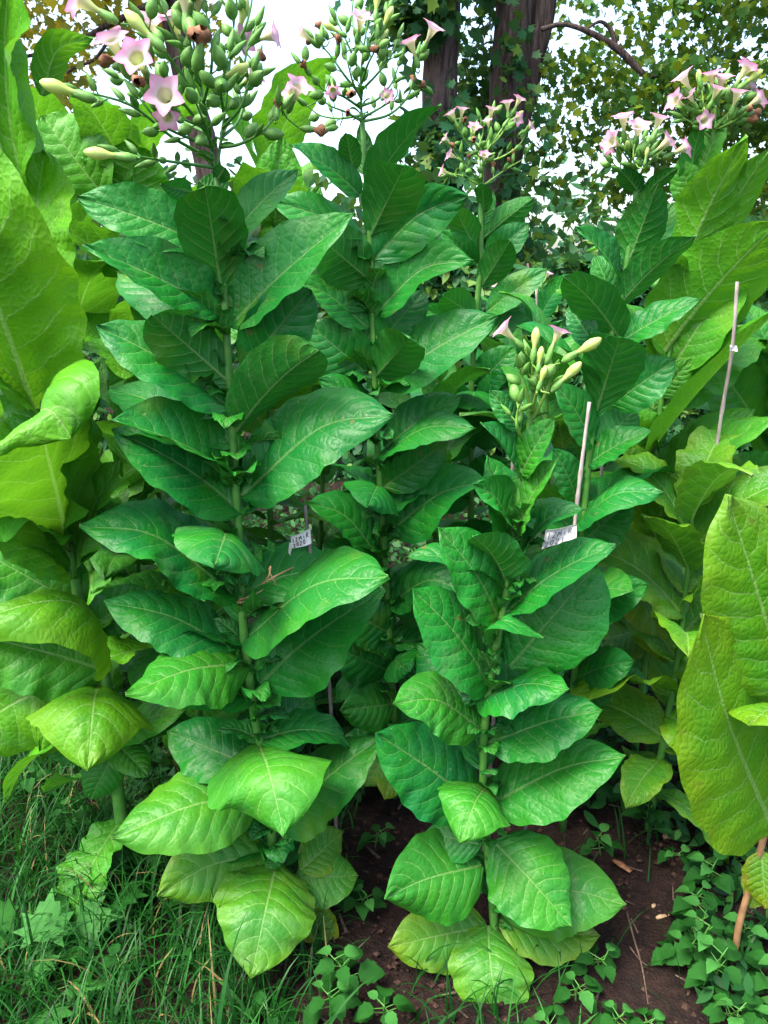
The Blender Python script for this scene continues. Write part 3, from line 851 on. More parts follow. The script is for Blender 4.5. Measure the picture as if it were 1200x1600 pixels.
# ---- A: large flowering plant in front, left of centre
YA = 1.50
A = thing('tobacco_plant', 'tall dark green flowering tobacco plant in front, tied with twine to the grey stake', 'plant', P(437, 1420, YA), GRP)
A.location.z = 0
CA = stem_part(A, YA, [(338, 262), (346, 360), (350, 450), (360, 620), (370, 780), (378, 950), (395, 1100), (408, 1170), (428, 1330), (436, 1400)], 0.0065, 0.0125)
for k in [
    dict(a=(348, 462, 320, 291, .16, 106, -1), fold=.10, fine=.2, blunt=.62, peak=.55),
    dict(a=(325, 385, 118, 308, .04, 82, 1), arch=.06, fold=.2),
    dict(a=(362, 372, 466, 266, -.06, 56, 1), fold=.25, fine=.3),
    dict(a=(366, 480, 398, 318, -.10, 62, 1), fine=.2),
    dict(a=(362, 508, 556, 334, .06, 84, 1), fold=.30, arch=.04, fine=.9),
    dict(a=(346, 488, 128, 384, .12, 84, 1), fold=.42, arch=.05, fine=.8),
    dict(a=(330, 520, 184, 426, -.14, 86, 1), fine=.5),
    dict(a=(364, 602, 238, 492, .14, 98, -1), fold=.10, fine=.2, blunt=.62, peak=.55),
    dict(a=(380, 576, 486, 452, .02, 96, 1), fold=.05, fine=.15, blunt=.65, peak=.52),
    dict(a=(366, 680, 497, 548, .12, 92, -1), fold=.30, fine=.3, blunt=.65, peak=.55),
    dict(a=(360, 640, 150, 510, .05, 98, 1), fold=.12),
    dict(a=(366, 700, 288, 612, -.12, 70, 1), fine=.3),
    dict(a=(350, 700, 172, 608, -.16, 84, 1), fine=.3),
    dict(a=(374, 752, 172, 657, .14, 60, 1), fold=.55, arch=.08),
    dict(a=(376, 800, 174, 672, .02, 106, 1), fold=.12),
    dict(a=(378, 776, 620, 649, .07, 108, 1), m=(500, 668), fold=-.05, fine=.8),
    dict(a=(388, 755, 486, 638, -.12, 84, 1), fine=.4),
    dict(a=(372, 935, 124, 822, .08, 112, 1), m=(245, 838), fold=.06),
    dict(a=(352, 834, 334, 887, .30, 160, 1), fold=-.45, arch=.10, lite=.05, fine=.3),
    dict(a=(382, 1000, 608, 902, .16, 104, 1), calm=True, m=(490, 914), fold=-.12, fine=.7, lite=.08),
    dict(a=(408, 1068, 602, 922, -.02, 128, 1), fold=.05),
    dict(a=(362, 1012, 162, 940, .02, 92, 1), m=(265, 962), fold=-.05),
    dict(a=(388, 1036, 196, 1086, .24, 108, 1), m=(295, 1046, .13), fold=-.2, lite=.2, fine=.5),
    dict(a=(398, 1092, 225, 1092, .05, 66, 1), m=(310, 1070, .03)),
    dict(a=(404, 1165, 492, 1085, -.12, 96, 1)),
    dict(a=(400, 1200, 262, 1142, -.10, 100, 1)),
    dict(a=(404, 1162, 444, 1308, .30, 200, 1), m=(420, 1206, .20), fold=-.28, lite=.3, fine=.3, r=.62),
    dict(a=(404, 1240, 175, 1310, .18, 116, 1), m=(300, 1258, .10), fold=-.15, lite=.28, yel=.08, fine=.35),
    dict(a=(440, 1290, 600, 1150, -.02, 116, 1), lite=.12),
    dict(a=(420, 1335, 245, 1400, .12, 108, 1), m=(330, 1352, .06), lite=.28, yel=.2, fine=.3),
    dict(a=(432, 1345, 392, 1529, .28, 158, 1), m=(415, 1420, .17), fold=-.1, lite=.30, yel=.16, fine=.35, r=.62),
    dict(a=(462, 1372, 560, 1368, -.02, 86, 1), lite=.2, yel=.12),
    dict(a=(470, 1360, 536, 1298, -.12, 66, 1), lite=.2, yel=.3),
    dict(a=(470, 1420, 528, 1476, .05, 56, 1), lite=.3, yel=.9),
    dict(a=(455, 1420, 466, 1526, .08, 56, 1), lite=.4, yel=.6),
    dict(a=(430, 1330, 418, 1358, .06, 34, 1), lite=.1),
    dict(a=(300, 300, 250, 288, .05, 34, 1), fine=.3),
    dict(a=(345, 310, 310, 282, .0, 60, -1), fine=.3),
    dict(a=(338, 285, 352, 262, .05, 28, -1), fine=.2),
]:
    a = k.pop('a'); px_leaf(A, YA, *a, **k)
back_leaves(A, CA, 15, 0.28, -95, 95, u0=.36)
ruffles(A, CA, 56, .105, seed=1)
inflorescence(A, YA, [
    [(338, 275, 0), (322, 180, 0), (306, 90, 0), (292, 0, 0), (286, -50, 0)],
    [(338, 270, 0), (352, 170, 0), (362, 70, 0), (372, -20, 0)],
    [(334, 250, 0), (270, 215, .05), (205, 165, .10), (120, 140, .14)],
    [(336, 262, 0), (285, 255, .05), (225, 246, .10), (185, 236, .12)],
    [(328, 215, 0), (285, 160, .06), (240, 120, .10), (200, 95, .12)],
    [(322, 180, 0), (285, 120, .06), (250, 70, .10), (225, 35, .12)],
    [(314, 135, 0), (280, 70, .04), (262, 30, .06), (250, 0, .06)],
    [(325, 200, 0), (295, 190, .10), (275, 180, .13), (262, 175, .15)],
    [(344, 230, 0), (375, 225, .02), (410, 205, .03), (440, 170, .03)],
    [(348, 200, 0), (375, 170, .04), (385, 140, .04), (395, 110, .04)],
    [(355, 140, 0), (378, 110, .03), (388, 70, .03), (400, 40, .03)],
    [(360, 90, 0), (380, 50, .02), (390, 20, .02), (395, -10, .02)],
    [(318, 160, 0), (330, 110, .08), (330, 60, .10), (322, 20, .10)],
    [(308, 100, 0), (295, 60, .08), (300, 30, .10), (310, 0, .10)],
    [(350, 180, 0), (345, 140, .10), (352, 110, .12), (358, 80, .12)],
    [(332, 235, 0), (320, 195, .10), (308, 165, .12), (300, 140, .13)],
    [(326, 210, 0), (270, 180, -.05), (220, 140, -.08), (185, 120, -.08)],
    [(346, 215, 0), (372, 190, -.05), (384, 150, -.08), (400, 100, -.08)],
    [(330, 230, 0), (260, 200, .10), (235, 175, .14), (215, 150, .14)],
], [
    (258, 150, .22, .05, .15, 1.0, 'f', 1.0), (214, 92, .22, -.1, -.1, 1.0, 'f', 1.0), (176, 66, .16, -.15, -.5, .75, 'f', .95),
    (236, 36, .02, .2, -.6, .6, 'f', 1.0), (262, 182, .20, .0, .7, .6, 'f', .7), (312, -8, .10, .3, -.8, .4, 'f', 1.1),
    (285, -14, .10, -.1, -1, .2, 'f', 1.1), (272, 30, .02, -.1, -.6, .6, 'f', 1.0), (200, 22, .20, -.8, -.75, .2, 'l', 1.05),
    (128, 2, .16, -1, -.5, .2, 'f', 1.0), (70, 130, .18, -1, -.25, .2, 'l', 1.15), (138, 238, .18, -1, -.05, .2, 'l', 1.05),
    (384, 104, .06, .8, -.35, .1, 'l', .95), (425, 56, -.05, 1, -.15, .2, 'f', .8), (378, 64, .0, .6, .1, .5, 'f', .8),
    (395, 118, -.08, .7, -.3, .4, 'f', .8), (466, 138, .02, .5, -.5, .8, 'f', .85), (384, 2, -.02, .3, -.9, .3, 'l', 1.0),
    (318, 50, .16, .3, -.6, .5, 'w', 1.3), (302, 60, .16, .2, .7, .4, 'w', 1.2), (160, 92, .12, -.9, .1, .3, 'w', 1.1), (198, 84, .1, .5, .2, .6, 'w', 1.1),
    (216, 132, .2, -.2, .6, .6, 'w', 1.0), (505, 204, .0, 1, .15, .1, 'w', .9), (434, 158, .03, .1, -1, .1, 'w', .7),
], sc=1.12, spacing=0.018, seed=4, mix=(.50, .47, .03))

# ---- D: shorter plant in front, right of centre
YD = 1.42
D = thing('tobacco_plant', 'shorter young tobacco plant with a few pink flowers, front right beside the pale stake', 'plant', P(775, 1470, YD), GRP)
D.location.z = 0
CD = stem_part(D, YD, [(836, 590), (830, 650), (818, 720), (806, 830), (796, 900), (772, 1030), (758, 1130), (755, 1230), (762, 1330), (772, 1440)], 0.0055, 0.0105)
for k in [
    dict(a=(814, 742, 868, 652, .05, 52, 1), fold=.25, fine=1, lite=.12),
    dict(a=(812, 750, 750, 660, .03, 30, 1), fold=.45, fine=.6),
    dict(a=(812, 672, 764, 610, .0, 38, 1), fine=1),
    dict(a=(808, 830, 872, 718, .06, 56, 1), fold=.28, fine=1, lite=.18),
    dict(a=(806, 838, 738, 756, .05, 44, 1), fold=.4, m=(778, 780)),
    dict(a=(795, 872, 760, 712, -.06, 62, 1), fine=.5),
    dict(a=(812, 868, 914, 796, .04, 42, 1), calm=True, fold=.3, fine=1, m=(852, 812)),
    dict(a=(825, 700, 862, 690, -.04, 40, 1), fine=1),
    dict(a=(790, 908, 738, 838, .10, 50, -1), fold=.3, fine=.5),
    dict(a=(778, 966, 684, 824, .03, 90, 1), fine=.9),
    dict(a=(798, 952, 962, 852, .06, 70, 1), calm=True, fold=.05, fine=1),
    dict(a=(796, 1042, 932, 884, -.02, 156, 1), calm=True, fine=1, blunt=.65, r=.6, peak=.5),
    dict(a=(774, 998, 848, 998, .12, 44, 1), m=(786, 968, .10), fold=-.2, fine=.6),
    dict(a=(764, 1074, 643, 920, .04, 104, 1), fine=.8),
    dict(a=(750, 1090, 652, 1006, -.14, 96, 1), fine=.3),
    dict(a=(748, 1096, 890, 1078, .14, 54, 1), m=(820, 1068, .08), fold=-.1, fine=.8),
    dict(a=(762, 1162, 942, 1110, .06, 98, 1), m=(860, 1126), fine=.9),
    dict(a=(752, 1140, 613, 1100, .10, 98, 1), m=(685, 1094, .05), fold=-.05, lite=.15, fine=.8),
    dict(a=(768, 1255, 978, 1182, .05, 112, 1), m=(880, 1200), fine=.9, lite=.08),
    dict(a=(750, 1262, 587, 1145, .03, 130, 1), m=(670, 1200), fine=.7),
    dict(a=(758, 1230, 718, 1318, .20, 122, 1), m=(742, 1254, .13), fold=-.2, lite=.2, fine=.6, r=.7),
    dict(a=(752, 1352, 600, 1404, .12, 136, 1), m=(670, 1372, .07), fold=-.12, lite=.2, fine=.5, r=.66),
    dict(a=(772, 1316, 893, 1448, .16, 132, 1), m=(830, 1376, .10), fold=-.06, lite=.18, fine=.8),
    dict(a=(782, 1420, 978, 1414, .05, 128, 1), m=(885, 1392, .02), lite=.08, yel=.1, fine=.5, r=.62),
    dict(a=(780, 1440, 938, 1462, .02, 86, 1), m=(860, 1455, .01), lite=.15, yel=.3, fine=.3),
    dict(a=(760, 1448, 606, 1480, .08, 104, 1), m=(685, 1462, .04), lite=.12, yel=.36, fine=.4, r=.6),
    dict(a=(762, 1446, 786, 1618, .20, 128, 1), m=(768, 1520, .12), fold=-.12, lite=.22, yel=.16, fine=.5, r=.62),
    dict(a=(752, 1320, 664, 1300, -.05, 66, 1)),
]:
    a = k.pop('a'); px_leaf(D, YD, *a, **k)
back_leaves(D, CD, 9, 0.22, -80, 80, u0=.3, fine=.8)
ruffles(D, CD, 34, .075, u0=.2, u1=.95, seed=2)
inflorescence(D, YD, [
    [(831, 655, 0), (832, 610, .0), (832, 580, .01), (836, 550, .02)],
    [(832, 650, 0), (822, 610, .02), (815, 588, .02), (812, 575, .03)],
    [(832, 655, 0), (848, 625, .02), (858, 600, .02), (864, 585, .03)],
    [(818, 690, 0), (808, 668, .03), (808, 648, .03), (812, 630, .04)],
    [(831, 645, 0), (842, 600, .05), (848, 580, .05), (852, 570, .05)],
], [
    (788, 516, .03, -.75, -.65, .15, 'f', .78), (872, 520, .03, .35, -.9, .2, 'f', .72), (934, 532, .05, .85, -.5, .2, 'l', 1.0), (904, 570, .07, .7, -.7, .2, 'l', .92),
    (838, 516, .03, .1, -1, .1, 'l', .8), (846, 545, .05, .15, -1, .1, 'l', .62), (852, 575, .08, .3, -1, .2, 'l', .6),
], sc=1.16, spacing=0.014, mix=(.2, .8, 0), start=.4, seed=9, mat='stem_light', r=0.004)

# ---- B: flowering plant behind, between A and D
YB = 2.0
B_ = thing('tobacco_plant', 'tall dark green flowering tobacco plant in the centre, behind the front pair', 'plant', P(618, 1180, YB), GRP)
B_.location.z = 0
CB = stem_part(B_, YB, [(566, 190), (572, 280), (578, 380), (583, 520), (590, 700), (603, 900), (612, 1060), (616, 1140)], 0.006, 0.012)
for k in [
    dict(a=(576, 375, 632, 258, .18, 92, -1), fine=.2, blunt=.6, peak=.6),
    dict(a=(562, 305, 452, 226, .06, 44, 1), fold=.3),
    dict(a=(580, 300, 690, 164, .05, 44, -1), fold=.3),
    dict(a=(553, 268, 540, 208, .1, 36, -1), fine=.2), dict(a=(568, 272, 562, 194, -.02, 30, -1), fine=.2),
    dict(a=(574, 280, 606, 222, .0, 22, -1)),
    dict(a=(585, 405, 732, 304, .04, 88, 1), m=(650, 338), fine=.3),
    dict(a=(568, 372, 424, 314, .05, 58, 1), fine=.3),
    dict(a=(580, 440, 500, 372, .16, 92, -1), fine=.2, blunt=.65), dict(a=(578, 482, 498, 402, -.05, 66, 1)),
    dict(a=(586, 492, 742, 408, .08, 64, 1), fold=.4, m=(660, 420)),
    dict(a=(594, 535, 662, 454, -.08, 70, 1), fine=.2), dict(a=(575, 512, 458, 440, .05, 52, 1), m=(510, 458)),
    dict(a=(570, 580, 480, 504, .0, 86, 1), fine=.3),
    dict(a=(586, 590, 640, 528, .22, 80, -1), fold=.2, fine=.2, blunt=.6),
    dict(a=(602, 602, 778, 495, .08, 92, 1), fold=.1), dict(a=(590, 648, 496, 592, .06, 46, 1), fold=-.1),
    dict(a=(602, 700, 722, 618, .0, 66, 1)), dict(a=(592, 712, 744, 670, .14, 54, 1), m=(665, 668, .08), fold=-.1),
    dict(a=(600, 760, 700, 690, -.02, 70, 1)),
    dict(a=(588, 762, 574, 793, .30, 104, 1), fold=-.45, arch=.1, fine=.3),
    dict(a=(608, 830, 764, 752, .10, 98, 1), m=(690, 770), fine=.7), dict(a=(616, 812, 668, 722, -.10, 74, 1), fine=.2),
    dict(a=(592, 870, 478, 785, .05, 74, 1), m=(540, 806)), dict(a=(595, 905, 505, 850, .0, 86, 1)),
    dict(a=(608, 945, 732, 930, .12, 78, 1), m=(670, 906, .06)), dict(a=(615, 960, 690, 870, -.05, 70, 1)),
    dict(a=(610, 990, 520, 940, .05, 80, 1)), dict(a=(612, 1050, 520, 1010, .08, 84, 1)),
    dict(a=(614, 1030, 640, 1050, .2, 70, 1), fold=-.2), dict(a=(616, 1100, 530, 1110, .12, 76, 1), lite=.1),
    dict(a=(616, 1060, 700, 1010, .0, 84, 1)), dict(a=(618, 1130, 700, 1110, .05, 90, 1)), dict(a=(618, 1150, 570, 1230, .15, 70, 1), lite=.2, yel=.2),
    dict(a=(622, 1180, 600, 1250, .2, 60, 1), lite=.2, yel=.5), dict(a=(600, 1160, 520, 1180, .05, 60, 1)),
]:
    a = k.pop('a'); px_leaf(B_, YB, *a, **k)
back_leaves(B_, CB, 14, 0.30, -100, 100, u0=.42)
ruffles(B_, CB, 36, .105, u0=.2, seed=3)
inflorescence(B_, YB, [
    [(566, 212, 0), (564, 120, 0), (572, 50, 0), (585, -25, 0)],
    [(566, 190, 0), (540, 175, .04), (515, 165, .05), (500, 150, .05)],
    [(565, 170, 0), (535, 150, .05), (505, 140, .08), (470, 100, .08)],
    [(565, 150, 0), (540, 120, .05), (515, 85, .06), (490, 60, .06)],
    [(565, 120, 0), (548, 80, .02), (535, 50, .02), (525, 30, .02)],
    [(566, 100, 0), (580, 60, .04), (600, 35, .05), (608, 15, .05)],
    [(566, 140, 0), (590, 115, .04), (610, 90, .05), (622, 60, .05)],
    [(566, 165, 0), (590, 155, .04), (612, 130, .05), (625, 95, .05)],
    [(567, 190, 0), (610, 178, 0), (640, 145, 0), (652, 90, 0)],
    [(565, 185, 0), (600, 165, -.05), (620, 150, -.05), (618, 128, -.05)],
    [(568, 80, 0), (555, 50, -.03), (550, 25, -.05), (552, 0, -.05)],
    [(565, 180, 0), (530, 185, -.04), (500, 180, -.05), (480, 165, -.05)],
    [(565, 130, 0), (575, 100, .06), (585, 80, .08), (588, 60, .08)],
    [(565, 155, 0), (552, 130, .06), (545, 105, .08), (540, 85, .08)],
], [
    (564, 30, .08, .2, -.5, .7, 'f', .9), (676, 46, .02, .4, -.6, .5, 'f', .95), (642, 68, .05, -.3, -.7, .3, 'f', .9),
    (470, 50, .08, -.7, -.3, .5, 'f', .9), (612, 14, .06, .5, -.9, .2, 'l', .9), (590, -10, .05, .1, -1, .1, 'l', .9), (508, 38, .05, -.9, -.4, .2, 'l', .8),
    (605, 48, .06, .5, -.8, .1, 'l', .6), (520, 140, .1, .1, .9, .3, 'f', .6), (550, 150, .1, .2, .5, .5, 'w', 1.), (604, 150, .1, .3, .2, .8, 'f', .55),
    (498, 35, .03, -.5, -.8, .2, 'w', .9), (480, 62, .03, -1, .1, .2, 'w', .9), (588, 80, .08, .9, .3, .2, 'w', 1.), (500, 205, .05, -.8, .3, .2, 'w', 1.),
    (658, 130, .0, -.5, -.2, .4, 'w', .8), (455, 145, .1, -.6, -.2, .8, 'f', .8),
], sc=1.12, spacing=0.022, start=.3, seed=5, mix=(.50, .47, .03))

# ---- C: smaller flowering plant further back
YC = 2.65
C_ = thing('tobacco_plant', 'smaller flowering tobacco plant in front of the forked tree trunk, loose pink flower head', 'plant', P(735, 900, YC), GRP)
C_.location.z = 0
CC = stem_part(C_, YC, [(752, 270), (752, 340), (750, 420), (742, 520), (736, 620), (735, 740), (735, 860)], 0.008, 0.016)
for k in [
    dict(a=(756, 332, 752, 286, .12, 28, -1), fine=.2), dict(a=(756, 372, 836, 308, .05, 42, -1), fold=.3), dict(a=(748, 402, 710, 322, .12, 48, -1), fine=.2),
    dict(a=(745, 412, 688, 360, .03, 40, 1)), dict(a=(760, 405, 826, 348, .0, 48, 1), fine=.2), dict(a=(752, 448, 798, 376, .15, 50, -1), fine=.2, blunt=.65),
    dict(a=(754, 500, 692, 462, .18, 52, -1), fine=.2, blunt=.6), dict(a=(760, 488, 856, 420, .04, 48, 1)), dict(a=(764, 525, 816, 458, -.05, 54, 1), fine=.2),
    dict(a=(738, 522, 654, 480, .05, 42, 1)), dict(a=(745, 602, 806, 540, .04, 56, 1)), dict(a=(735, 640, 660, 596, .05, 56, 1)), dict(a=(745, 628, 822, 584, .05, 54, 1)),
    dict(a=(738, 706, 676, 656, .05, 62, 1)), dict(a=(740, 612, 736, 640, .30, 92, 1), fold=-.4, fine=.3), dict(a=(738, 690, 800, 640, .05, 60, 1)), dict(a=(736, 760, 800, 720, .1, 66, 1)),
    dict(a=(735, 780, 660, 745, .1, 70, 1)), dict(a=(752, 350, 770, 300, -.03, 24, 1)), dict(a=(735, 850, 790, 830, .1, 70, 1)), dict(a=(735, 850, 680, 850, .1, 70, 1)),
]:
    a = k.pop('a'); px_leaf(C_, YC, *a, res=(22, 12), **k)
back_leaves(C_, CC, 12, 0.28, -110, 110, u0=.3, res=(18, 10))
inflorescence(C_, YC, [
    [(752, 290, 0), (756, 240, 0), (765, 205, 0), (770, 175, 0)], [(755, 250, 0), (735, 230, .05), (722, 210, .06), (712, 188, .06)], [(752, 285, 0), (730, 262, .05), (712, 240, .06), (702, 224, .06)],
    [(756, 240, 0), (745, 228, .08), (740, 218, .1), (742, 205, .1)], [(758, 235, 0), (775, 220, .03), (790, 200, .04), (800, 180, .04)], [(755, 255, 0), (785, 245, .03), (810, 228, .04), (825, 205, .04)],
    [(752, 292, 0), (790, 265, 0), (815, 250, 0), (822, 240, 0)], [(752, 290, 0), (760, 240, .1), (775, 215, .1), (785, 200, .1)], [(750, 290, 0), (722, 275, .0), (708, 272, 0), (698, 268, 0)],
    [(752, 290, 0), (748, 235, -.05), (755, 205, -.06), (750, 185, -.06)],
], [
    (706, 178, .07, -.5, -.8, .3, 'f', .8), (722, 172, .07, .1, -.9, .4, 'f', .75), (768, 172, .02, .2, -.9, .4, 'f', .8), (793, 162, .04, -.1, -1, .3, 'f', .75), (811, 156, .05, .4, -.8, .3, 'f', .75),
    (808, 186, .06, .5, .3, .7, 'f', .7), (828, 198, .05, .8, -.5, .2, 'f', .7), (741, 200, .12, .1, -.5, .8, 'f', .75), (696, 218, .07, -.8, -.5, .3, 'f', .7), (704, 242, .07, -.8, -.3, .3, 'f', .75),
    (757, 243, .12, 0, -.5, .8, 'f', .65), (692, 268, .03, -.9, -.3, .2, 'f', .7), (728, 188, .07, .3, .4, .6, 'w', .9), (738, 218, .13, .1, .4, .8, 'w', .9), (762, 190, .03, -.2, -.7, .5, 'f', .6),
    (816, 175, .05, .7, -.5, .2, 'l', .7), (705, 228, .07, -.6, .4, .3, 'w', .8),
], sc=1.12, spacing=0.024, seed=6, start=.25, mix=(.3, .66, .04), mat='stem_light')

# ---- E: flowering plant behind D on the right
YE = 1.85
E_ = thing('tobacco_plant', 'dark green tobacco plant right of the pale stake, rosette of pink trumpet flowers on top', 'plant', P(915, 1050, YE), GRP)
E_.location.z = 0
CE = stem_part(E_, YE, [(996, 270), (990, 340), (978, 420), (966, 490), (945, 560), (930, 640), (918, 740), (908, 860), (905, 960)], 0.006, 0.011)
for k in [
    dict(a=(978, 420, 1028, 288, .10, 72, -1), fold=.25, fine=.9), dict(a=(968, 436, 898, 354, .05, 30, 1), fold=.4), dict(a=(1000, 305, 968, 266, .08, 32, -1)), dict(a=(1002, 310, 1060, 262, .06, 26, -1)),
    dict(a=(966, 480, 1088, 368, .12, 56, -1), fold=.35, fine=.6), dict(a=(968, 530, 880, 432, .14, 66, -1), fine=.2), dict(a=(962, 478, 930, 398, -.05, 42, 1), fine=.3), dict(a=(1002, 400, 1052, 318, -.05, 44, 1)),
    dict(a=(930, 650, 968, 528, .18, 94, -1), fine=.4, blunt=.55, peak=.62), dict(a=(968, 535, 1096, 468, .10, 44, 1), fold=.1, arch=.05), dict(a=(955, 632, 1056, 560, .05, 72, 1), fine=.5),
    dict(a=(926, 696, 866, 598, .05, 56, 1), fine=.3), dict(a=(930, 540, 888, 478, -.05, 42, 1)), dict(a=(918, 726, 1020, 672, .08, 46, 1), fold=.2), dict(a=(938, 700, 992, 636, -.05, 60, 1), fine=.2),
    dict(a=(900, 780, 862, 700, .05, 48, 1)), dict(a=(905, 850, 988, 780, .02, 78, 1)), dict(a=(900, 820, 1036, 770, .14, 48, 1), m=(960, 772, .10), fold=-.1),
    dict(a=(905, 960, 1014, 912, .12, 76, 1)), dict(a=(905, 930, 990, 925, .2, 40, 1), lite=.15), dict(a=(895, 1064, 992, 1032, .15, 66, 1)), dict(a=(890, 1080, 960, 1080, .10, 60, 1)), dict(a=(880, 1020, 932, 1006, .25, 40, 1), lite=.25),
    dict(a=(900, 1000, 830, 960, .0, 80, 1)),
]:
    a = k.pop('a'); px_leaf(E_, YE, *a, **k)
back_leaves(E_, CE, 12, 0.28, -90, 90, u0=.3)
inflorescence(E_, YE, [
    [(996, 285, 0), (996, 255, 0), (1000, 235, 0), (1005, 220, 0)], [(996, 280, 0), (985, 255, .03), (975, 240, .04), (968, 228, .04)], [(996, 280, 0), (1012, 258, .03), (1022, 245, .03), (1035, 235, .03)],
    [(996, 280, 0), (990, 250, .06), (990, 235, .06), (992, 225, .06)], [(996, 285, 0), (1010, 250, .05), (1012, 235, .05), (1016, 225, .05)], [(996, 285, 0), (975, 268, 0), (965, 262, 0), (958, 255, 0)],
], [
    (974, 185, .05, -.2, -.8, .5, 'f', .8), (998, 200, .07, .0, -.6, .8, 'f', .85), (1030, 186, .04, .2, -.8, .5, 'f', .8), (956, 222, .06, -.8, -.1, .5, 'f', .8), (1042, 222, .06, .7, -.5, .3, 'f', .8), (1068, 232, .05, .95, -.4, .2, 'f', .75),
    (980, 222, .07, -.3, -.3, .7, 'l', .55), (1012, 232, .08, .1, -.9, .3, 'l', .5), (952, 228, .02, -.7, .6, .4, 'f', .6),
], sc=1.15, spacing=0.013, seed=7, mix=(.1, .9, 0), start=.4, mat='stem_light')

# ---- F: big light green flowering plant at the right
YF = 2.12
F_ = thing('tobacco_plant', 'large light green tobacco plant at the right with long upright leaves and pink flower head', 'plant', P(1030, 1020, YF), GRP)
F_.location.z = 0
CF = stem_part(F_, YF, [(1118, 190), (1106, 260), (1086, 360), (1062, 470), (1040, 580), (1026, 700), (1020, 820), (1018, 930)], 0.006, 0.011, 'stem')
for k in [
    dict(a=(1058, 440, 1168, 212, .14, 96, -1), fine=.7, lite=.75, fold=.15), dict(a=(1106, 392, 1204, 234, .10, 66, -1), lite=.6), dict(a=(1028, 565, 1222, 345, .24, 128, -1), lite=.75, fine=.5, fold=.1, wave=.06),
    dict(a=(1048, 580, 1165, 410, .02, 96, 1), lite=.5), dict(a=(1010, 715, 1222, 478, .22, 34, 1), lite=.5, fold=.5, arch=.03, r=.4), dict(a=(1080, 300, 1098, 188, .05, 34, -1), lite=.1), dict(a=(1092, 290, 1134, 180, .0, 40, 1), lite=.35),
    dict(a=(1086, 320, 1060, 250, .0, 50, 1), lite=.3),
    dict(a=(1014, 772, 1228, 648, .26, 80, 1), m=(1110, 702, .15), lite=.4, fold=.05), dict(a=(1040, 752, 1180, 640, .08, 74, 1), lite=.4),
    dict(a=(1004, 880, 1052, 766, .14, 88, -1), lite=.6, yel=.4), dict(a=(1020, 840, 1128, 768, .14, 98, -1), lite=.5, yel=.45, fold=-.1), dict(a=(1018, 925, 1040, 1037, .28, 72, 1), m=(1016, 955, .2), lite=.6, yel=.6, fold=-.2),
    dict(a=(1020, 960, 1092, 862, .08, 60, -1), lite=.4, yel=.7), dict(a=(1015, 980, 940, 1000, .1, 90, -1), lite=.2, yel=.3), dict(a=(1030, 700, 960, 640, .0, 70, 1), lite=.4), dict(a=(1020, 780, 975, 690, .05, 60, 1), lite=.4, yel=.2),
    dict(a=(1022, 640, 1010, 560, .02, 60, -1), lite=.4), dict(a=(1030, 620, 1080, 560, .05, 46, 1), lite=.4), dict(a=(1022, 760, 960, 760, .10, 60, 1), lite=.5, yel=.5), dict(a=(1020, 830, 1100, 860, .10, 80, 1), lite=.3, yel=.5),
    dict(a=(880, 700, 872, 650, .10, 50, -1), bd=-.2, lite=.5, yel=.6),
]:
    a = k.pop('a'); px_leaf(F_, YF, *a, **k)
back_leaves(F_, CF, 14, 0.36, -100, 100, lite=.45, u0=.2, wave=.1)
inflorescence(F_, YF, [
    [(1116, 200, 0), (1118, 170, 0), (1122, 150, 0), (1130, 130, 0)], [(1114, 205, 0), (1095, 180, .03), (1082, 165, .03), (1072, 158, .03)], [(1114, 205, 0), (1140, 175, .03), (1155, 155, .03), (1168, 140, .03)],
    [(1114, 200, 0), (1100, 165, .05), (1098, 150, .05), (1096, 140, .05)], [(1114, 205, 0), (1145, 190, .03), (1160, 180, .03), (1175, 170, .03)], [(1110, 215, 0), (1090, 200, .02), (1078, 190, .02), (1066, 184, .02)],
], [
    (1068, 122, .05, -.6, -.7, .3, 'f', .85), (1056, 158, .06, -.8, -.2, .4, 'f', .8), (1092, 112, .03, -.1, -1, .2, 'l', .7), (1112, 118, .05, -.2, -.9, .4, 'f', .85), (1128, 124, .05, .0, -.8, .6, 'f', .85), (1166, 108, .05, .5, -.8, .3, 'f', .9),
    (1188, 112, .05, .8, -.6, .1, 'l', .9), (1152, 146, .08, .1, -.8, .5, 'f', .8), (1184, 156, .05, .8, -.5, .2, 'f', .8), (1100, 188, .07, .1, .3, .8, 'f', .7), (1078, 150, .06, -.5, -.5, .3, 'f', .6), (1180, 184, .03, .9, -.1, .2, 'w', 1.), (1170, 134, .03, .8, -.3, .2, 'f', .7),
    (1120, 140, .09, .2, -.7, .5, 'f', .7),
], sc=1.25, spacing=0.016, seed=8, mix=(.1, .85, .05), start=.35, mat='stem_light')

